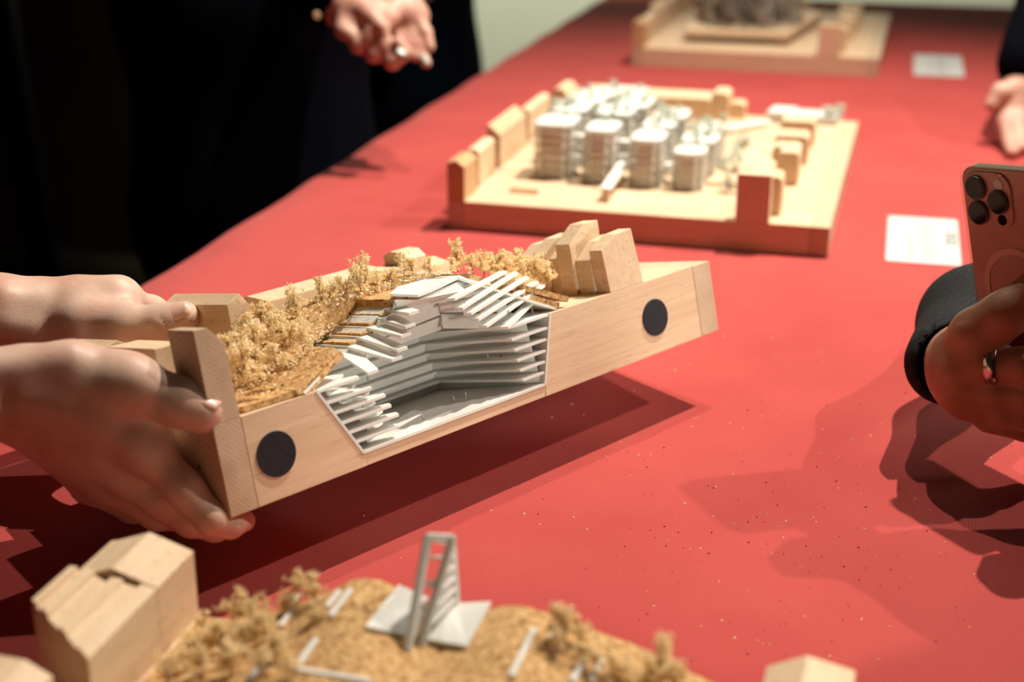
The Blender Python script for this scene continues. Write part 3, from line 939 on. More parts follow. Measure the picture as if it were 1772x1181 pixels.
# ---- model with the netted dome at the far end of the table
mC = empty('dome_model', Matrix.Translation((-.4464, 2.352, 0.0003)), 'beech site model with a brown netted dome at the far end of the table', 'model')
base_plate(mC, .381, .49)
context(mC, .381)
for x, y in ((.085, .105), (.225, .105), (.085, .33), (.225, .33)):
    box('plate_foot', (x - .010, y - .010, CT), (x + .010, y + .010, CT + .010), M['beech_dark'], mC)
prism('raised_plate', [(.068, .070), (.236, .075), (.272, .345), (.070, .345)], 2, CT + .010, CT + .020, M['beech_block'], mC, .0005)
M['net'] = plain('grey_brown_netting', (0.34, 0.27, 0.21, 1), .7, .2, .3, 90)
M['dark_core'] = plain('dark_brown_interior', (0.06, 0.045, 0.035, 1), .8)
def dome():
    rnd = random.Random(8)
    parts = []
    c = Vector((.160, .205, CT + .020)); R = Vector((.088, .105, .075))
    for k in range(170):
        a0 = rnd.uniform(0, 6.28); da = rnd.uniform(-1.6, 1.6); top = rnd.uniform(.35, 1.25)
        sc = rnd.uniform(.93, 1.05)
        pts = []
        for i in range(9):
            e = top * i / 8 * 1.35
            e = min(e, 1.5); a = a0 + da * i / 8
            pts.append(c + Vector((R.x * math.cos(a) * math.cos(e), R.y * math.sin(a) * math.cos(e), R.z * math.sin(e))) * sc)
        parts.append(tube_vf(pts, .0007, 3, False))
    v, f = merge(parts)
    tag(mobj('dome_netting', v, f, M['net'], mC), kind='stuff')
    v, f = merge([tube_vf([c + Vector((.0, 0, z)) for z in (0, .02, .04, .055)], [.060, .058, .045, .02], 20)])
    mobj('dome_core', v, f, M['dark_core'], mC, True)
    for k in range(5):
        a = k * 1.256 + .3
        v, f = tube_vf([c + Vector((.05 * math.cos(a), .06 * math.sin(a), 0)), c + Vector((.058 * math.cos(a), .07 * math.sin(a), .028))], [.014, .018], 10)
        mobj('dome_opening', v, f, M['dark_core'], mC, True)
dome()

# ---- front half of the cork-hill model, nearest the camera
DX, DYB = -.352, .564
mD = empty('hill_model', Matrix.Translation((DX, DYB, 0.0003)), 'beech model with a cork hill, dried-moss trees and a white lattice tower, nearest the camera', 'model')
DW, DD = .425, .33
box('base_board', (.0165, -DD, 0), (DW - .018, 0, AT), M['beech_front'], mD, .0005)
box('end_board', (0, -DD, 0), (.0163, 0, AT), M['beech_end'], mD, .0004)
box('end_board', (DW - .0178, -DD, 0), (DW, 0, AT), M['beech_end'], mD, .0004)
house('house_block', [(.0, AT), (.043, AT), (.043, AT + .0345), (.021, AT + .0415), (.004, AT + .0350), (.0, AT + .034)], 1, -.036, 0.0, mD)
sp = [(.0, AT), (.043, AT), (.043, AT + .0343), (.0355, AT + .0360), (.0350, AT + .0343), (.0275, AT + .0360), (.0270, AT + .0375), (.0215, AT + .0382), (.0210, AT + .0360), (.0130, AT + .0372), (.0125, AT + .0395), (.0075, AT + .0400), (.0070, AT + .0378), (.0042, AT + .0378), (.0040, AT + .0400), (.0, AT + .0400)]
bv_, bf_ = prism_vf(sp, 1, -.0675, -.0362)
bv_ = [(x, y - (.028 * x / .043 if y < -.05 else 0), z) for x, y, z in bv_]
mobj('house_block', bv_, bf_, M['beech_block'], mD, False, .0003, 'block with a stepped roof')
house('house_block', [(.0, AT), (.030, AT), (.030, AT + .028), (.018, AT + .034), (.004, AT + .034), (.0, AT + .030)], 1, -.17, -.102, mD)
house('house_block', [(.312, AT), (.348, AT), (.348, AT + .030), (.328, AT + .034), (.312, AT + .026)], 1, -.060, -.014, mD)
def d_hill_z(x, y):
    s = lambda t: t * t * (3 - 2 * t)
    cl = lambda t: max(0, min(1, t))
    g = lambda c, w: math.exp(-((x - c) / w) ** 2)
    humps = (.0105 * g(.132, .020) + .0075 * g(.203, .018) - .004 * g(.167, .014)) * s(cl((y + .085) / .07))
    return AT + .0235 * s(cl((x - .045) / .085)) * s(cl((.315 - x) / .085)) * s(cl((y + .21) / .10)) + humps
def d_hill():
    rnd = random.Random(6); V, F = [], []
    nx, ny = 56, 40
    for j in range(ny + 1):
        for i in range(nx + 1):
            x = .045 + .27 * i / nx; y = -.21 + .208 * j / ny
            V.append((x, y, d_hill_z(x, y) + .0004 + rnd.uniform(-.0005, .0005)))
    for j in range(ny):
        for i in range(nx):
            a = j * (nx + 1) + i
            F.append([a, a + 1, a + nx + 2, a + nx + 1])
    k = len(V); r0 = ny * (nx + 1)
    for i in range(nx + 1):
        V.append((.045 + .27 * i / nx, -.0015, AT))
    for i in range(nx):
        F.append([r0 + i, r0 + i + 1, k + i + 1, k + i])
    return mobj('cork_hill', V, F, M['cork'], mD)
d_hill()
def dsurf(px, py, up=0.0):
    """where the photographed point lies on the hill"""
    z = .07
    for _ in range(12):
        p = tz(px, py, z)
        z = d_hill_z(p.x - DX, min(-.001, p.y - DYB)) + up
    return Vector((p.x - DX, p.y - DYB, z))
def sheet_on_hill(name, pts, th=.0014, up=.0012):
    q = [dsurf(x, y, up) for x, y in pts]
    return slab(name, q, (0, 0, 1), th, M['white'], mD)
sheet_on_hill('white_sheet', [(632, 1090), (690, 1018), (742, 1040), (718, 1108)])
sheet_on_hill('white_sheet', [(740, 1112), (770, 1058), (790, 1050), (850, 1047), (808, 1124)])
def strip(a, b, w=.0024):
    p, q = dsurf(*a, .0014), dsurf(*b, .0014)
    board('white_strip', p, q, w, .0016, (0.5, .5, 0), M['white'], mD)
for a, b in (((512, 1158), (548, 1108)), ((512, 1160), (640, 1181)), ((572, 1068), (608, 1022)), ((566, 1052), (588, 1025)), ((486, 1085), (508, 1055)), ((430, 1180), (470, 1130)), ((500, 1050), (520, 1030)),
             ((885, 1172), (925, 1090)), ((950, 1110), (965, 1085)), ((990, 1181), (1012, 1145)), ((1022, 1181), (1042, 1145))):
    strip(a, b)
# lattice tower leaning over the fold
def lattice():
    tw = None
    b0 = [dsurf(705, 1128), dsurf(728, 1122), dsurf(752, 1062), dsurf(790, 1058)]
    top = [P(740, 930, .66), P(783, 932, .66), P(748, 930, .68), P(782, 940, .685)]
    O = Vector((DX, DYB, 0.0003))
    top = [t - O for t in top]
    L = [(b0[0], top[0]), (b0[1], top[1]), (b0[3], top[3])]
    tw = mobj('lattice_tower', *merge([tube_vf([a, b], .0021, 6) for a, b in L]), M['white'], mD, False, 0, 'white lattice lookout tower')
    mobj('tower_brace', *merge([tube_vf([top[0], top[1]], .0018, 6), tube_vf([top[1], top[3]], .0018, 6), tube_vf([top[0], top[3]], .0018, 6)]), M['white'], tw)
    for t in (.18, .34, .5, .66, .82):
        p = b0[1].lerp(top[1], t); q = b0[3].lerp(top[3], t); r = b0[3].lerp(top[3], min(1, t + .14))
        mobj('tower_brace', *merge([tube_vf([p, q], .0012, 5), tube_vf([p, r], .0010, 5)]), M['white'], tw)
    for t in (.3, .55, .8):
        p = b0[1].lerp(top[1], t); q = b0[3].lerp(top[3], t); w = b0[0].lerp(top[0], t)
        slab('tower_deck', [p, q, w], (0, 0, 1), .0012, M['white'], tw)
lattice()
rD = random.Random(9)
def dplant(px, py, hpx, wide=1.0):
    q = dsurf(px, py)
    plant(mD, q, hpx * .62 / FPX, TREES, wide, 'model_tree', rD)
for px, py, hp, w in [(415, 1085, 82, .9), (440, 1100, 90, .8), (520, 1045, 70, .9), (545, 1045, 60, 1.1), (500, 1060, 50, 1.2), (360, 1110, 60, 1.1), (330, 1140, 60, 1.2), (380, 1130, 66, 1.2), (420, 1130, 60, 1.3), (460, 1110, 60, 1.2), (480, 1140, 50, 1.3),
        (400, 1165, 60, 1.3), (350, 1170, 55, 1.3), (310, 1165, 50, 1.2), (450, 1170, 52, 1.2), (545, 1075, 40, 1.2), (980, 1115, 80, .9), (1000, 1120, 60, 1.0), (965, 1130, 45, 1.2), (1145, 1180, 88, .9), (1120, 1185, 60, 1.1), (1165, 1190, 62, 1.1), (1060, 1175, 50, 1.2), (1090, 1185, 45, 1.2), (1010, 1150, 40, 1.2), (1030, 1165, 45, 1.2), (290, 1185, 60, 1.2), (500, 1175, 40, 1.3)]:
    dplant(px, py, hp, w)

# ================================================================== CARDS
def card(corners, label, seed, big, rot=.02):
    rnd = random.Random(seed)
    tl, tr, bl, br = [Vector((p.x, p.y, 0.0005)) for p in corners]
    c = (tl + tr + bl + br) / 4
    ex = Vector((1, rot, 0)).normalized(); ey = Vector((0, 0, 1)).cross(ex)
    w = (tr.x - tl.x + br.x - bl.x) / 2; h = (tl.y - bl.y + tr.y - br.y) / 2
    mat = Matrix(((ex.x, ey.x, 0, c.x), (ex.y, ey.y, 0, c.y), (0, 0, 1, .0004), (0, 0, 0, 1)))
    root = empty('caption_card', mat, label, 'card', 'caption cards')
    r = .004; poly = []
    for sx, sy, a0 in ((1, -1, -90), (1, 1, 0), (-1, 1, 90), (-1, -1, 180)):
        for k in range(4):
            a = math.radians(a0 + 30 * k)
            poly.append((sx * (w / 2 - r) + r * math.cos(a), sy * (h / 2 - r) + r * math.sin(a)))
    prism('card_sheet', poly, 2, 0, .0006, M['paper'], root)
    def txt(body, x, y, size, mat, name):
        cu = bpy.data.curves.new(name, 'FONT'); cu.body = body; cu.size = size; cu.extrude = 0; cu.align_x = 'LEFT'
        tmp = bpy.data.objects.new(name, cu); COL.objects.link(tmp); bpy.context.view_layer.update()
        me = bpy.data.meshes.new_from_object(tmp.evaluated_get(bpy.context.evaluated_depsgraph_get()))
        bpy.data.objects.remove(tmp)
        me.materials.clear(); me.materials.append(mat)
        o = bpy.data.objects.new(name, me); link(o, root)
        o.location = (x, y, .0009); o.rotation_euler = (0, 0, math.radians(-90)); o.scale = (1.55, 1, 1)
    if big:
        txt('3532', w * .315, h * .19, .0150, M['ink'], 'printed_number')
    V, F = [], []
    for col_x, y0, y1 in ((-.36, -.36, -.12), (-.18, -.40, .06), (-.15, -.42, .34), (-.02, -.42, .36), (.02, -.42, .36), (.06, -.42, .34), (.10, -.42, .36), (.16, -.42, .10)):
        y = y0
        while y < y1:
            L = rnd.uniform(.02, .06)
            k = len(V); x = col_x * w; ww = w * .006
            V += [(x - ww, y * h, .0008), (x + ww, y * h, .0008), (x + ww, min(y + L, y1) * h, .0008), (x - ww, min(y + L, y1) * h, .0008)]
            F.append([k, k + 1, k + 2, k + 3]); y += L + .012
    mobj('printed_lines', V, F, M['greyink'], root)
card([tz(1538, 376), tz(1660, 381), tz(1530, 455), tz(1660, 460)], 'white caption card beside the clear tower model', 1, True)
card([tz(1582, 97), tz(1667, 96), tz(1580, 131), tz(1665, 134)], 'white caption card beside the netted dome model', 2, False)

# ================================================================== PEOPLE
def person_root(xy, label):
    return empty('person', Matrix.Translation((xy[0], xy[1], FLOOR_Z)), label, 'person')
def own(o, root):
    """keep world-built vertices in place under a root that stands on the floor"""
    o.parent = root
    o.location = -root.location
    return o
def figure_body(root, face, arms, mat, skin, scale=1.0, coat=False):
    """clothed body standing at the root; arms = {'+1': (elbow, cuff), '-1': ...} in world space"""
    B = Vector(root.location)
    f = Vector((math.cos(face), math.sin(face), 0)); s = Vector((-f.y, f.x, 0)); u = Vector((0, 0, 1))
    q = lambda a, b, c: B + (f * a + s * b + u * c) * scale
    pr = []
    for sg in (1, -1):
        pr += chain([q(.0, .09 * sg, .07), q(.02, .09 * sg, .48), q(0, .085 * sg, .88)], [.055, .068, .092], .02)
    pr += [(q(0, -.07, .93), q(0, .07, .93), .115, .115, .05)]
    if coat:
        pr += [(q(0, -.03, .62), q(0, .03, .62), .145, .145, .06), (q(0, 0, .62), q(0, 0, .95), .145, .13, .06)]
    pr += chain([q(0, 0, .95), q(.0, 0, 1.12), q(.01, 0, 1.30)], [.125, .125, .125], .06)
    pr += [(q(0, -.09, 1.28), q(0, .09, 1.28), .115, .115, .05), (q(-.01, -.165, 1.41), q(-.01, .165, 1.41), .062, .062, .06)]
    for sg, (el, cuff) in arms.items():
        sh = q(-.01, .185 * sg, 1.40)
        pr += chain([sh, Vector(el), Vector(cuff)], [.062, .052, .040], .02)
    own(skin_mesh('clothing', pr, .0125, mat), root)
    hd = [(q(0, 0, 1.42), q(.01, 0, 1.56), .058, .054, .02), (q(.005, 0, 1.66), q(.0, 0, 1.67), .088, .090, .02), (q(.045, 0, 1.58), q(.03, 0, 1.64), .048, .068, .03), (q(.098, 0, 1.625), q(.088, 0, 1.66), .014, .009, .012),
          (q(.0, .085, 1.63), q(0, .09, 1.66), .014, .016, .01), (q(.0, -.085, 1.63), q(0, -.09, 1.66), .014, .016, .01), (q(.084, 0, 1.588), q(.080, 0, 1.592), .016, .016, .01)]
    head = own(skin_mesh('head', hd, .008, skin), root)
    hr = [(q(-.02, 0, 1.68), q(.01, 0, 1.70), .098, .088, .02), (q(-.05, 0, 1.60), q(-.04, 0, 1.68), .070, .085, .03)]
    hair = skin_mesh('hair', hr, .010, M['hair'], None)
    own(hair, root)
    for sg in (1, -1):
        sh = [(q(-.04, .09 * sg, .04), q(.15, .095 * sg, .032), .040, .030, .02), (q(-.02, .09 * sg, .05), q(.02, .09 * sg, .09), .045, .05, .02)]
        own(skin_mesh('shoe', sh, .010, M['black_fabric']), root)
    for sg in (1, -1):
        e = q(.083, .032 * sg, 1.668)
        v, fc = tube_vf([e, e + f * .006], [.010, .004], 8)
        own(mobj('eye', v, fc, M['dark_core'], None, True), root)

# ---- the person on the left who lifts the section model with both hands
hold = person_root((-1.02, .52), 'person holding up the section model with both bare hands')
def near_hand():
    # right hand: thumb on the corner block, fingers wrapped under the base
    wr = P(15, 676, .790)
    pr = []
    pr += chain([P(-420, 705, .735), P(-170, 690, .765), P(-60, 680, .785), P(30, 672, .797)], [.036, .031, .0235, .0205], .010)
    pr += chain([P(-170, 690, .785), P(-60, 682, .800), P(30, 690, .812)], [.028, .022, .0190], .010)
    mc = [(P(40, 690, .797), P(252, 778, .812), .0165, .0118), (P(40, 700, .802), P(218, 820, .824), .0165, .0118), (P(40, 705, .810), P(186, 838, .838), .0160, .0115), (P(30, 705, .815), P(158, 838, .852), .0150, .0110)]
    pr += [(a, b, ra, rb, .012) for a, b, ra, rb in mc]
    # thumb
    pr += chain([P(40, 655, .793), P(125, 648, .797), P(222, 664, .800), P(314, 697, .801), P(350, 713, .803)], [.0165, .0168, .0150, .0122, .0104], .008)
    pr += [(P(325, 706, .800), P(352, 716, .800), .0104, .0096, .005), (P(60, 668, .795), P(180, 690, .800), .0165, .0150, .012)]
    # web and the fleshy muscle between thumb and index
    pr += [(P(120, 685, .803), P(222, 712, .812), .0145, .0110, .012), (P(160, 690, .806), P(235, 745, .813), .0120, .0110, .012)]
    # fingers
    pr += chain([P(252, 778, .812), P(318, 846, .809), P(366, 899, .808)], [.0118, .0098, .0090], .006)
    pr += chain([P(366, 899, .808), P(398, 909, .815), P(424, 902, .829)], [.0090, .0074, .0060], .0035)
    pr += chain([P(218, 820, .824), P(280, 868, .825), P(330, 902, .828)], [.0118, .0100, .0090], .005)
    pr += chain([P(330, 902, .828), P(372, 914, .842), P(405, 906, .862)], [.0090, .0078, .0065], .0035)
    pr += chain([P(186, 838, .838), P(272, 890, .850), P(325, 900, .872), P(365, 896, .895)], [.0115, .0090, .0078, .0065], .005)
    pr += chain([P(158, 838, .852), P(228, 880, .872), P(275, 888, .892), P(318, 884, .915)], [.0110, .0082, .0070, .0060], .005)
    # knuckles, tendons, wrist bone
    pr += [(P(245, 770, .806), P(256, 782, .806), .0098, .0098, .010), (P(40, 676, .782), P(225, 762, .800), .0052, .0058, .012), (P(0, 640, .776), P(120, 622, .786), .0058, .0050, .012),
           (P(196, 650, .795), P(236, 664, .795), .0090, .0090, .012), (P(-20, 715, .785), P(20, 712, .79), .0100, .0080, .012)]
    cv = [(P(262, 706, .786), P(278, 745, .790), .0022, .0018, .004), 
          (P(345, 875, .796), P(372, 890, .796), .0008, .0008, .002)]
    h = own(skin_mesh('hand', pr, .00165, M['skin'], None, 'right hand, thumb pressed on the corner block', cv), hold)
    nail_on(h, P(352, 716, .800), P(352, 716, .800) - P(314, 700, .800), _r * .75 + _u * .55 - _f * .35, .0100, .0125, .013, M['nail'])
    return h
def far_hand():
    # left hand: thumb on the block's side, the other fingers behind the model
    pr = []
    pr += chain([P(-430, 560, .92), P(-160, 545, .94), P(0, 543, .950), P(70, 541, .955)], [.036, .031, .0232, .0195], .012)
    pr += chain([P(-160, 552, .955), P(0, 548, .965), P(70, 545, .968)], [.028, .021, .0185], .012)
    mc = [(P(80, 538, .956), P(208, 519, .958), .0175, .0108), (P(80, 540, .965), P(190, 518, .975), .0170, .0110), (P(80, 545, .975), P(172, 524, .992), .0160, .0110), (P(80, 550, .98), P(155, 538, 1.006), .0150, .0105)]
    pr += [(a, b, ra, rb, .012) for a, b, ra, rb in mc]
    pr += chain([P(80, 556, .950), P(140, 560, .943), P(222, 568, .934), P(283, 562, .931), P(318, 549, .930)], [.0165, .0168, .0142, .0118, .0100], .007)
    pr += [(P(150, 545, .948), P(215, 548, .948), .0140, .0105, .010)]
    pr += chain([P(208, 519, .958), P(262, 536, .985), P(300, 550, 1.004), P(318, 572, 1.010)], [.0108, .0088, .0080, .0070], .005)
    pr += chain([P(190, 518, .975), P(248, 548, 1.010), P(272, 590, 1.020), P(280, 625, 1.010)], [.0110, .0090, .0080, .0070], .005)
    pr += chain([P(172, 524, .992), P(215, 565, 1.025), P(235, 615, 1.030), P(245, 650, 1.020)], [.0110, .0088, .0078, .0068], .005)
    pr += chain([P(155, 538, 1.006), P(180, 580, 1.030), P(195, 620, 1.030), P(205, 645, 1.020)], [.0105, .0080, .0070, .0062], .005)
    pr += [(P(140, 515, .958), P(205, 512, .958), .0120, .0100, .014), (P(75, 522, .944), P(195, 507, .952), .0050, .0048, .012), (P(10, 520, .932), P(60, 530, .94), .0075, .0060, .012),
           (P(-5, 560, .93), P(50, 572, .935), .0085, .0085, .012)]
    cv = [(P(240, 528, .944), P(262, 552, .942), .0025, .0018, .005), (P(60, 548, .93), P(82, 575, .93), .0035, .003, .008), (P(278, 548, .920), P(290, 572, .920), .0007, .0007, .002)]
    h = own(skin_mesh('hand', pr, .0018, M['skin'], None, 'left hand, thumb pressed on a block at the back', cv[:1] + cv[2:]), hold)
    nail_on(h, P(318, 549, .930), P(318, 549, .930) - P(283, 562, .931), _u * .55 - _f * .80 + _r * .25, .0100, .0125, .0135, M['nail'])
    return h
near_hand()
far_hand()
figure_body(hold, math.radians(10), {-1: (P(-700, 760, .72), P(-400, 705, .738)), 1: (P(-640, 600, .93), P(-410, 560, .922))}, M['black_fabric'], M['skin'])

# ---- black-clad person behind the table with folded hands
hp = P(428, 20, 1.98)
p1 = person_root((hp.x, hp.y), 'person in black with pale mint nails, hands folded over the table edge')
figure_body(p1, math.radians(-25), {-1: (P(330, -260, 1.70), P(568, -14, 1.71)), 1: (P(560, -330, 1.85), P(690, -62, 1.745))}, M['black_fabric'], M['skin2'], 1.0, True)
def folded_hands():
    k = .005
    a = []
    a += chain([P(545, -40, 1.71), P(590, 5, 1.705), P(640, 36, 1.70)], [.026, .025, .022], .012)
    a += [(P(600, 10, 1.71), P(655, 30, 1.70), .022, .020, .012)]
    for pts in ([(592, 28), (594, 52), (606, 60)], [(612, 42), (620, 78), (637, 66), (640, 52)], [(634, 52), (647, 94), (664, 78), (664, 60)], [(656, 56), (679, 106), (698, 92), (690, 74)]):
        a += chain([P(x, y, 1.69 - .004 * i) for i, (x, y) in enumerate(pts)], [.0105, .0095, .0085, .0075][:len(pts)], k)
    a += chain([P(620, 8, 1.69), P(644, 30, 1.68), P(660, 46, 1.675)], [.012, .010, .0085], k)
    h1 = own(skin_mesh('hand', a, .0022, M['skin2'], None, 'curled hand underneath'), p1)
    b = []
    b += chain([P(690, -75, 1.745), P(690, -20, 1.735), P(700, 25, 1.72)], [.024, .0225, .021], .012)
    b += [(P(680, 5, 1.725), P(718, 30, 1.725), .018, .017, .012)]
    for pts in ([(720, 30), (736, 56), (744, 82)], [(708, 42), (724, 78), (738, 110)], [(698, 48), (708, 74), (718, 98)], [(688, 46), (690, 66), (698, 84)]):
        b += chain([P(x, y, 1.715 - .004 * i) for i, (x, y) in enumerate(pts)], [.0095, .0080, .0060], .003)
    b += chain([P(684, 10, 1.71), P(672, 32, 1.695), P(664, 46, 1.688)], [.0125, .0105, .0085], k)
    h2 = own(skin_mesh('hand', b, .0022, M['skin2'], None, 'open hand on top, fingers pointing down'), p1)
    al = _r * .45 - _u * .85
    nail(h1, P(701, 94, 1.668), _r * .7 - _u * .5, _u * .5 - _f * .8, .0080, .010, M['nail_mint'])
    nail(h2, P(738, 112, 1.700), al, _r * -.3 + _u * .3 - _f * .9, .0078, .012, M['nail_mint'])
    nail(h2, P(657, 52, 1.679), -_r * .5 - _u * .8, _u * .2 - _f * .9, .0095, .011, M['nail_mint'])
folded_hands()
v, f = tube_vf([P(548, 26, 1.655), P(549.5, 27, 1.650)], [.0045, .004], 12)
own(mobj('cuff_button', v, f, plain('pale_gold_button', (.55, .40, .22, 1), .4, .5)), p1)

# ---- second person behind, in a navy coat
hp = P(676, 20, 2.95)
p2 = person_root((hp.x, hp.y), 'person in a navy coat standing behind the one in black')
s2 = {1: (P(690, -250, 2.80), P(705, -110, 2.72)), -1: (P(560, -250, 2.95), P(590, -110, 2.85))}
figure_body(p2, math.radians(-40), s2, M['navy'], M['skin2'], 1.0, True)
for sg, (el, cf) in s2.items():
    d = (Vector(cf) - Vector(el)).normalized()
    pr = [(cf, cf + d * .06, .027, .030, .01)]
    for i in range(4):
        o_ = (_r * (.016 * (i - 1.5)))
        pr += chain([cf + d * .055 + o_, cf + d * .10 + o_ * 1.1, cf + d * .135 + o_ + _f * .01], [.0105, .0095, .008], .004)
    pr += chain([cf + d * .02 + _r * .025, cf + d * .06 + _r * .05, cf + d * .085 + _r * .052], [.012, .011, .009], .005)
    own(skin_mesh('hand', pr, .004, M['skin2']), p2)

# ---- person on the right filming with a phone
PD = .955
p3 = person_root((.55, .90), 'person in a black jumper and silver ring, filming the models with a phone')
def phone_hand():
    pr = []
    pr += chain([P(1675, 600, 1.01), P(1662, 625, .975), P(1672, 640, .955)], [.023, .0200, .020], .012)
    pr += [(P(1668, 640, .958), P(1700, 610, .950), .0200, .0170, .012), (P(1672, 660, .958), P(1712, 665, .950), .0195, .0160, .012), (P(1688, 685, .958), P(1725, 700, .952), .0165, .0140, .012)]
    # thumb side, over the back of the phone
    pr += chain([P(1658, 615, .955), P(1692, 578, .935), P(1738, 545, .922), P(1800, 502, .915), P(1850, 478, .915)], [.0165, .0155, .0135, .0122, .0100], .008)
    # fingers running out to the right under the phone
    pr += chain([P(1690, 628, .942), P(1712, 631, .931), P(1772, 633, .920), P(1850, 622, .922), P(1900, 600, .935)], [.0120, .0105, .0112, .0100, .0085], .0035)
    pr += chain([P(1695, 672, .945), P(1725, 678, .936), P(1778, 684, .928), P(1855, 675, .930), P(1905, 650, .942)], [.0125, .0108, .0108, .0098, .0080], .0035)
    pr += chain([P(1700, 700, .950), P(1735, 710, .942), P(1780, 718, .938), P(1850, 712, .940), P(1895, 694, .952)], [.0120, .0104, .0102, .0090, .0075], .0035)
    pr += chain([P(1712, 722, .957), P(1775, 740, .950), P(1830, 736, .952), P(1865, 722, .96)], [.0105, .0090, .0080, .0065], .0035)
    pr += [(P(1684, 622, .940), P(1696, 628, .936), .0095, .0095, .008), (P(1655, 640, .940), P(1688, 625, .934), .005, .005, .012)]
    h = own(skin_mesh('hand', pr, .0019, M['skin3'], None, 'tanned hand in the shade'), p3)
    # ring on the finger
    a, b = P(1716, 640, .934), P(1722, 640.6, .9335)
    ax = (P(1772, 633, .920) - P(1712, 631, .931)).normalized()
    c = P(1720, 631.3, .9296)
    e1 = ax.orthogonal().normalized(); e2 = ax.cross(e1)
    V, F = [], []
    n = 40
    for k in range(n):
        t = 2 * math.pi * k / n
        d = e1 * math.cos(t) + e2 * math.sin(t)
        for r, w in ((.0104, -.0034), (.0130, -.0034), (.0130, .0034), (.0104, .0034)):
            V.append(c + d * r + ax * w)
    for k in range(n):
        for j in range(4):
            F.append([k * 4 + j, k * 4 + (j + 1) % 4, ((k + 1) % n) * 4 + (j + 1) % 4, ((k + 1) % n) * 4 + j])
    own_r = mobj('finger_ring', V, F, M['steel'], h, True)
    # thin red cord round the wrist
    c = P(1660, 626, .978); axw = (P(1662, 640, .955) - P(1640, 628, .975)).normalized() * .3 + _r * .8 + _u * .25; axw.normalize()
    e1 = axw.orthogonal().normalized(); e2 = axw.cross(e1)
    pts = [c + (e1 * math.cos(2 * math.pi * k / 30) + e2 * math.sin(2 * math.pi * k / 30)) * .0218 for k in range(31)]
    v, f = tube_vf(pts, .0007, 6, False)
    mobj('wrist_cord', v, f, M['cord_red'], h, True)
    return h
phone_hand()
cuff = P(1634, 628, .985)
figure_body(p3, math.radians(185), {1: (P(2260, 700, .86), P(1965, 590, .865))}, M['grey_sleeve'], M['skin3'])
def steadying_hand():
    # the other hand, on the phone's far edge
    pr = chain([P(1965, 590, .865), P(1920, 540, .868), P(1880, 505, .872)], [.026, .024, .023], .012)
    pr += [(P(1900, 520, .868), P(1850, 520, .872), .020, .016, .010)]
    for i, (x, y) in enumerate(((1838, 440), (1832, 470), (1834, 500), (1842, 528))):
        pr += chain([P(1870, 480 + 14 * i, .872), P(x + 10, y, .862), P(x - 12, y - 8, .872), P(x - 16, y - 8, .886)], [.0115, .0100, .0090, .0078], .004)
    pr += chain([P(1890, 500, .880), P(1860, 450, .900), P(1836, 425, .905)], [.0140, .0118, .0098], .006)
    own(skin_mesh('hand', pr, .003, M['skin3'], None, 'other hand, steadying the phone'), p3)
steadying_hand()
own(skin_mesh('sleeve', chain([P(1945, 575, .866), P(2080, 670, .835), P(2290, 760, .80), P(2420, 520, .84)], [.040, .056, .068, .070], .02), .005, M['grey_sleeve'], None, 'loose black sleeve, unseen, enlarged to fill out the shadow'), p3)  # out of view, made this thick to shade the cloth at lower right
sl = chain([P(1640, 628, .990), P(1690, 560, 1.06), P(1810, 500, 1.16), P(1980, 440, 1.20)], [.0285, .037, .046, .055], .02)
sl += chain([P(1980, 440, 1.20), P(2200, 330, 1.10)], [.055, .06], .02)
cvs = [(P(1652, 640, .945), P(1662, 622, .992), .0260, .0240, .002)]
own(skin_mesh('sleeve', sl, .004, M['grey_sleeve'], None, 'loose black sleeve, unseen, enlarged to fill out the shadow', cvs), p3)

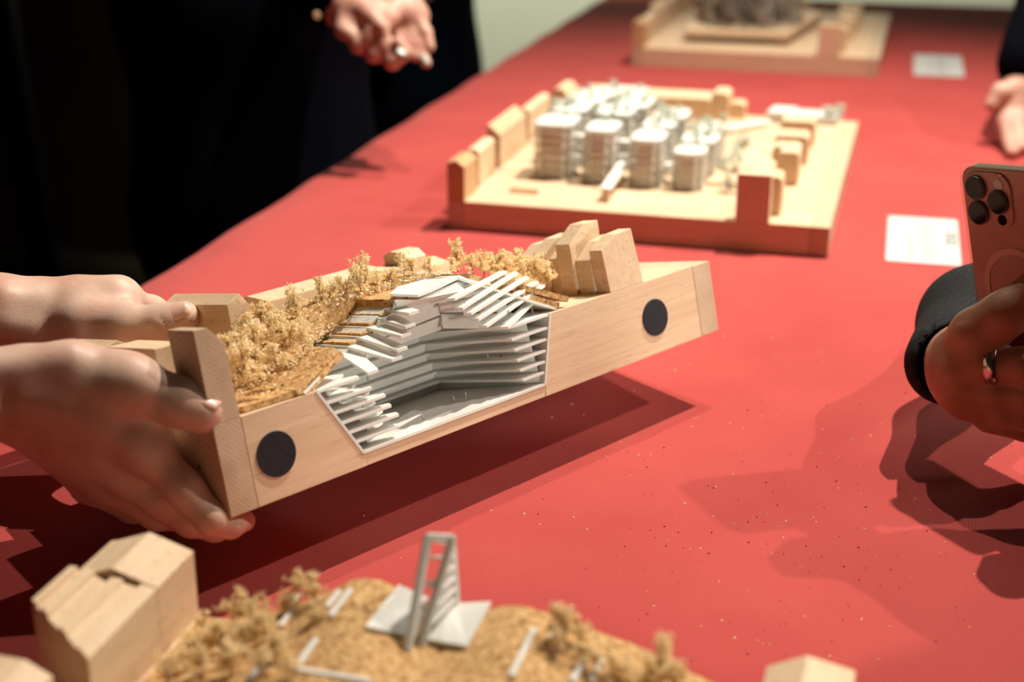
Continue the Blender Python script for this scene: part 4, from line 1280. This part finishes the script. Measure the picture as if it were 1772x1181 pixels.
def phone():
    e2 = (-_r * .21 + _u * .93 - _f * .30).normalized()
    e1 = (_r * .95 - _u * .30 - _f * 1.55)
    e1 = (e1 - e2 * e1.dot(e2)).normalized()
    nn = e1.cross(e2)
    if nn.dot(_f) > 0: nn = -nn
    o = P(1659, 284, PD)
    W_, H_, T_ = .0735, .1495, .0098
    base = o - e2 * H_
    X, Y, Z = e1, e2, nn
    mat = Matrix(((X.x, Y.x, Z.x, base.x), (X.y, Y.y, Z.y, base.y), (X.z, Y.z, Z.z, base.z), (0, 0, 0, 1)))
    root = empty('smartphone', mat, 'smartphone with three camera lenses in a clear case, held at the right edge', 'phone')
    M['phone_frame'] = plain('gold_steel_frame', (.20, .16, .12, 1), .35, .5, .05, Metallic=.9)
    M['phone_glass'] = plain('rose_beige_frosted_glass', (.46, .25, .20, 1), .22, .5, .03)
    M['case'] = acrylic_material(.03)
    M['lens'] = plain('black_lens_glass', (.004, .003, .005, 1), .08, .25)
    def rr(x0, x1, y0, y1, r, n=6):
        out = []
        for cx_, cy_, a0 in ((x1 - r, y0 + r, -90), (x1 - r, y1 - r, 0), (x0 + r, y1 - r, 90), (x0 + r, y0 + r, 180)):
            for k in range(n + 1):
                a = math.radians(a0 + 90 * k / n)
                out.append((cx_ + r * math.cos(a), cy_ + r * math.sin(a)))
        return out
    prism('phone_body', rr(.001, W_ - .001, .001, H_ - .001, .010), 2, -.0078, -.0004, M['phone_frame'], root, .0006)
    prism('back_glass', rr(.0022, W_ - .0022, .0022, H_ - .0022, .009), 2, -.0006, .0002, M['phone_glass'], root)
    outer, inner = rr(0, W_, 0, H_, .0112), rr(.0012, W_ - .0012, .0012, H_ - .0012, .0102)
    n = len(outer)
    V = [(x, y, -.0088) for x, y in outer] + [(x, y, .0008) for x, y in outer] + [(x, y, .0008) for x, y in inner] + [(x, y, -.0088) for x, y in inner]
    F = [[a * n + k, a * n + (k + 1) % n, ((a + 1) % 4) * n + (k + 1) % n, ((a + 1) % 4) * n + k] for a in range(4) for k in range(n)]
    mobj('clear_case', V, F, M['case'], root)
    bump = prism('camera_plateau', rr(.0040, .0405, H_ - .0405, H_ - .0040, .010), 2, .0002, .0016, M['phone_glass'], root, .0004)
    for (x, y) in ((.0140, H_ - .0140), (.0140, H_ - .0305), (.0308, H_ - .0222)):
        l = disc('camera_lens', (x, y, .0016), (0, 0, 1), .0079, .0020, plain('dark_lens_ring', (.05, .035, .03, 1), .3, .5), bump, 32, .0003)
        disc('lens_glass', (x, y, .0036), (0, 0, 1), .0070, .0004, M['lens'], bump, 32)
    disc('flash', (.0318, H_ - .0110, .0016), (0, 0, 1), .0034, .0004, M['nail_mint'], bump, 20)
    disc('sensor', (.0318, H_ - .0340, .0016), (0, 0, 1), .0034, .0004, M['lens'], bump, 20)
    V, F = [], []
    m = 48
    for k in range(m):
        a = 2 * math.pi * k / m
        for r, z in ((.0225, .0002), (.0225, .0007), (.0268, .0007), (.0268, .0002)):
            V.append((W_ / 2 + r * math.cos(a), H_ * .47 + r * math.sin(a), z))
    for k in range(m):
        for j in range(4):
            F.append([k * 4 + j, k * 4 + (j + 1) % 4, ((k + 1) % m) * 4 + (j + 1) % 4, ((k + 1) % m) * 4 + j])
    mobj('magnet_ring', V, F, plain('pale_pink_ring', (.62, .36, .30, 1), .4), root)
    return root
phone()

# ---- person at the far right with one hand on the table
p4 = person_root((.52, 2.36), 'person in black at the far right, one hand leaning on the red cloth')
figure_body(p4, math.radians(185), {1: (P(1842, -40, 2.00), P(1778, 112, 1.872))}, M['black_fabric'], M['skin2'])
def leaning_hand():
    d = 1.868
    pr = chain([P(1778, 112, d), P(1768, 150, d), P(1760, 180, d - .005)], [.024, .022, .021], .012)
    pr += chain([P(1758, 152, d - .01), P(1732, 160, d - .015), P(1716, 182, d - .015)], [.013, .0115, .009], .006)
    pr += chain([P(1756, 182, d - .01), P(1740, 212, d - .02), P(1748, 248, d - .043), P(1752, 264, d - .072)], [.0115, .0105, .0090, .0075], .005)
    pr += chain([P(1768, 186, d - .01), P(1760, 218, d - .03), P(1768, 256, d - .058)], [.0115, .0105, .0085], .005)
    pr += chain([P(1782, 184, d), P(1790, 214, d - .01), P(1794, 250, d - .040)], [.0115, .0105, .0085], .005)
    pr += chain([P(1790, 178, d + .01), P(1806, 206, d + .01), P(1812, 236, d)], [.0105, .0090, .0075], .005)
    own(skin_mesh('hand', pr, .0025, M['skin2'], None, 'hand with fingertips on the cloth'), p4)
leaning_hand()

# ---- dark things in the unlit room on the left
easel = empty('leaning_post', Matrix.Translation((-1.9, 2.9, FLOOR_Z)), 'dark slanted post standing in the unlit room on the left', 'post')
v, f = tube_vf([(.0, 0, 0.012), (-.12, .0, 1.9)], .035, 10)
mobj('post', v, f, M['dark_metal'], easel, True)
disc('foot_plate', (0, 0, 0.0), (0, 0, 1), .14, .012, M['dark_metal'], easel)
pan = empty('display_panel', Matrix.Translation((-2.15, 3.4, FLOOR_Z)), 'dark brown panel standing behind the post on the left', 'panel')
box('panel_board', (-.75, 0, .0), (.45, .03, 2.1), M['dark_wall'], pan)
for x in (-.7, .34):
    box('panel_brace', (x, .03, 0), (x + .06, .25, .03), M['dark_metal'], pan)
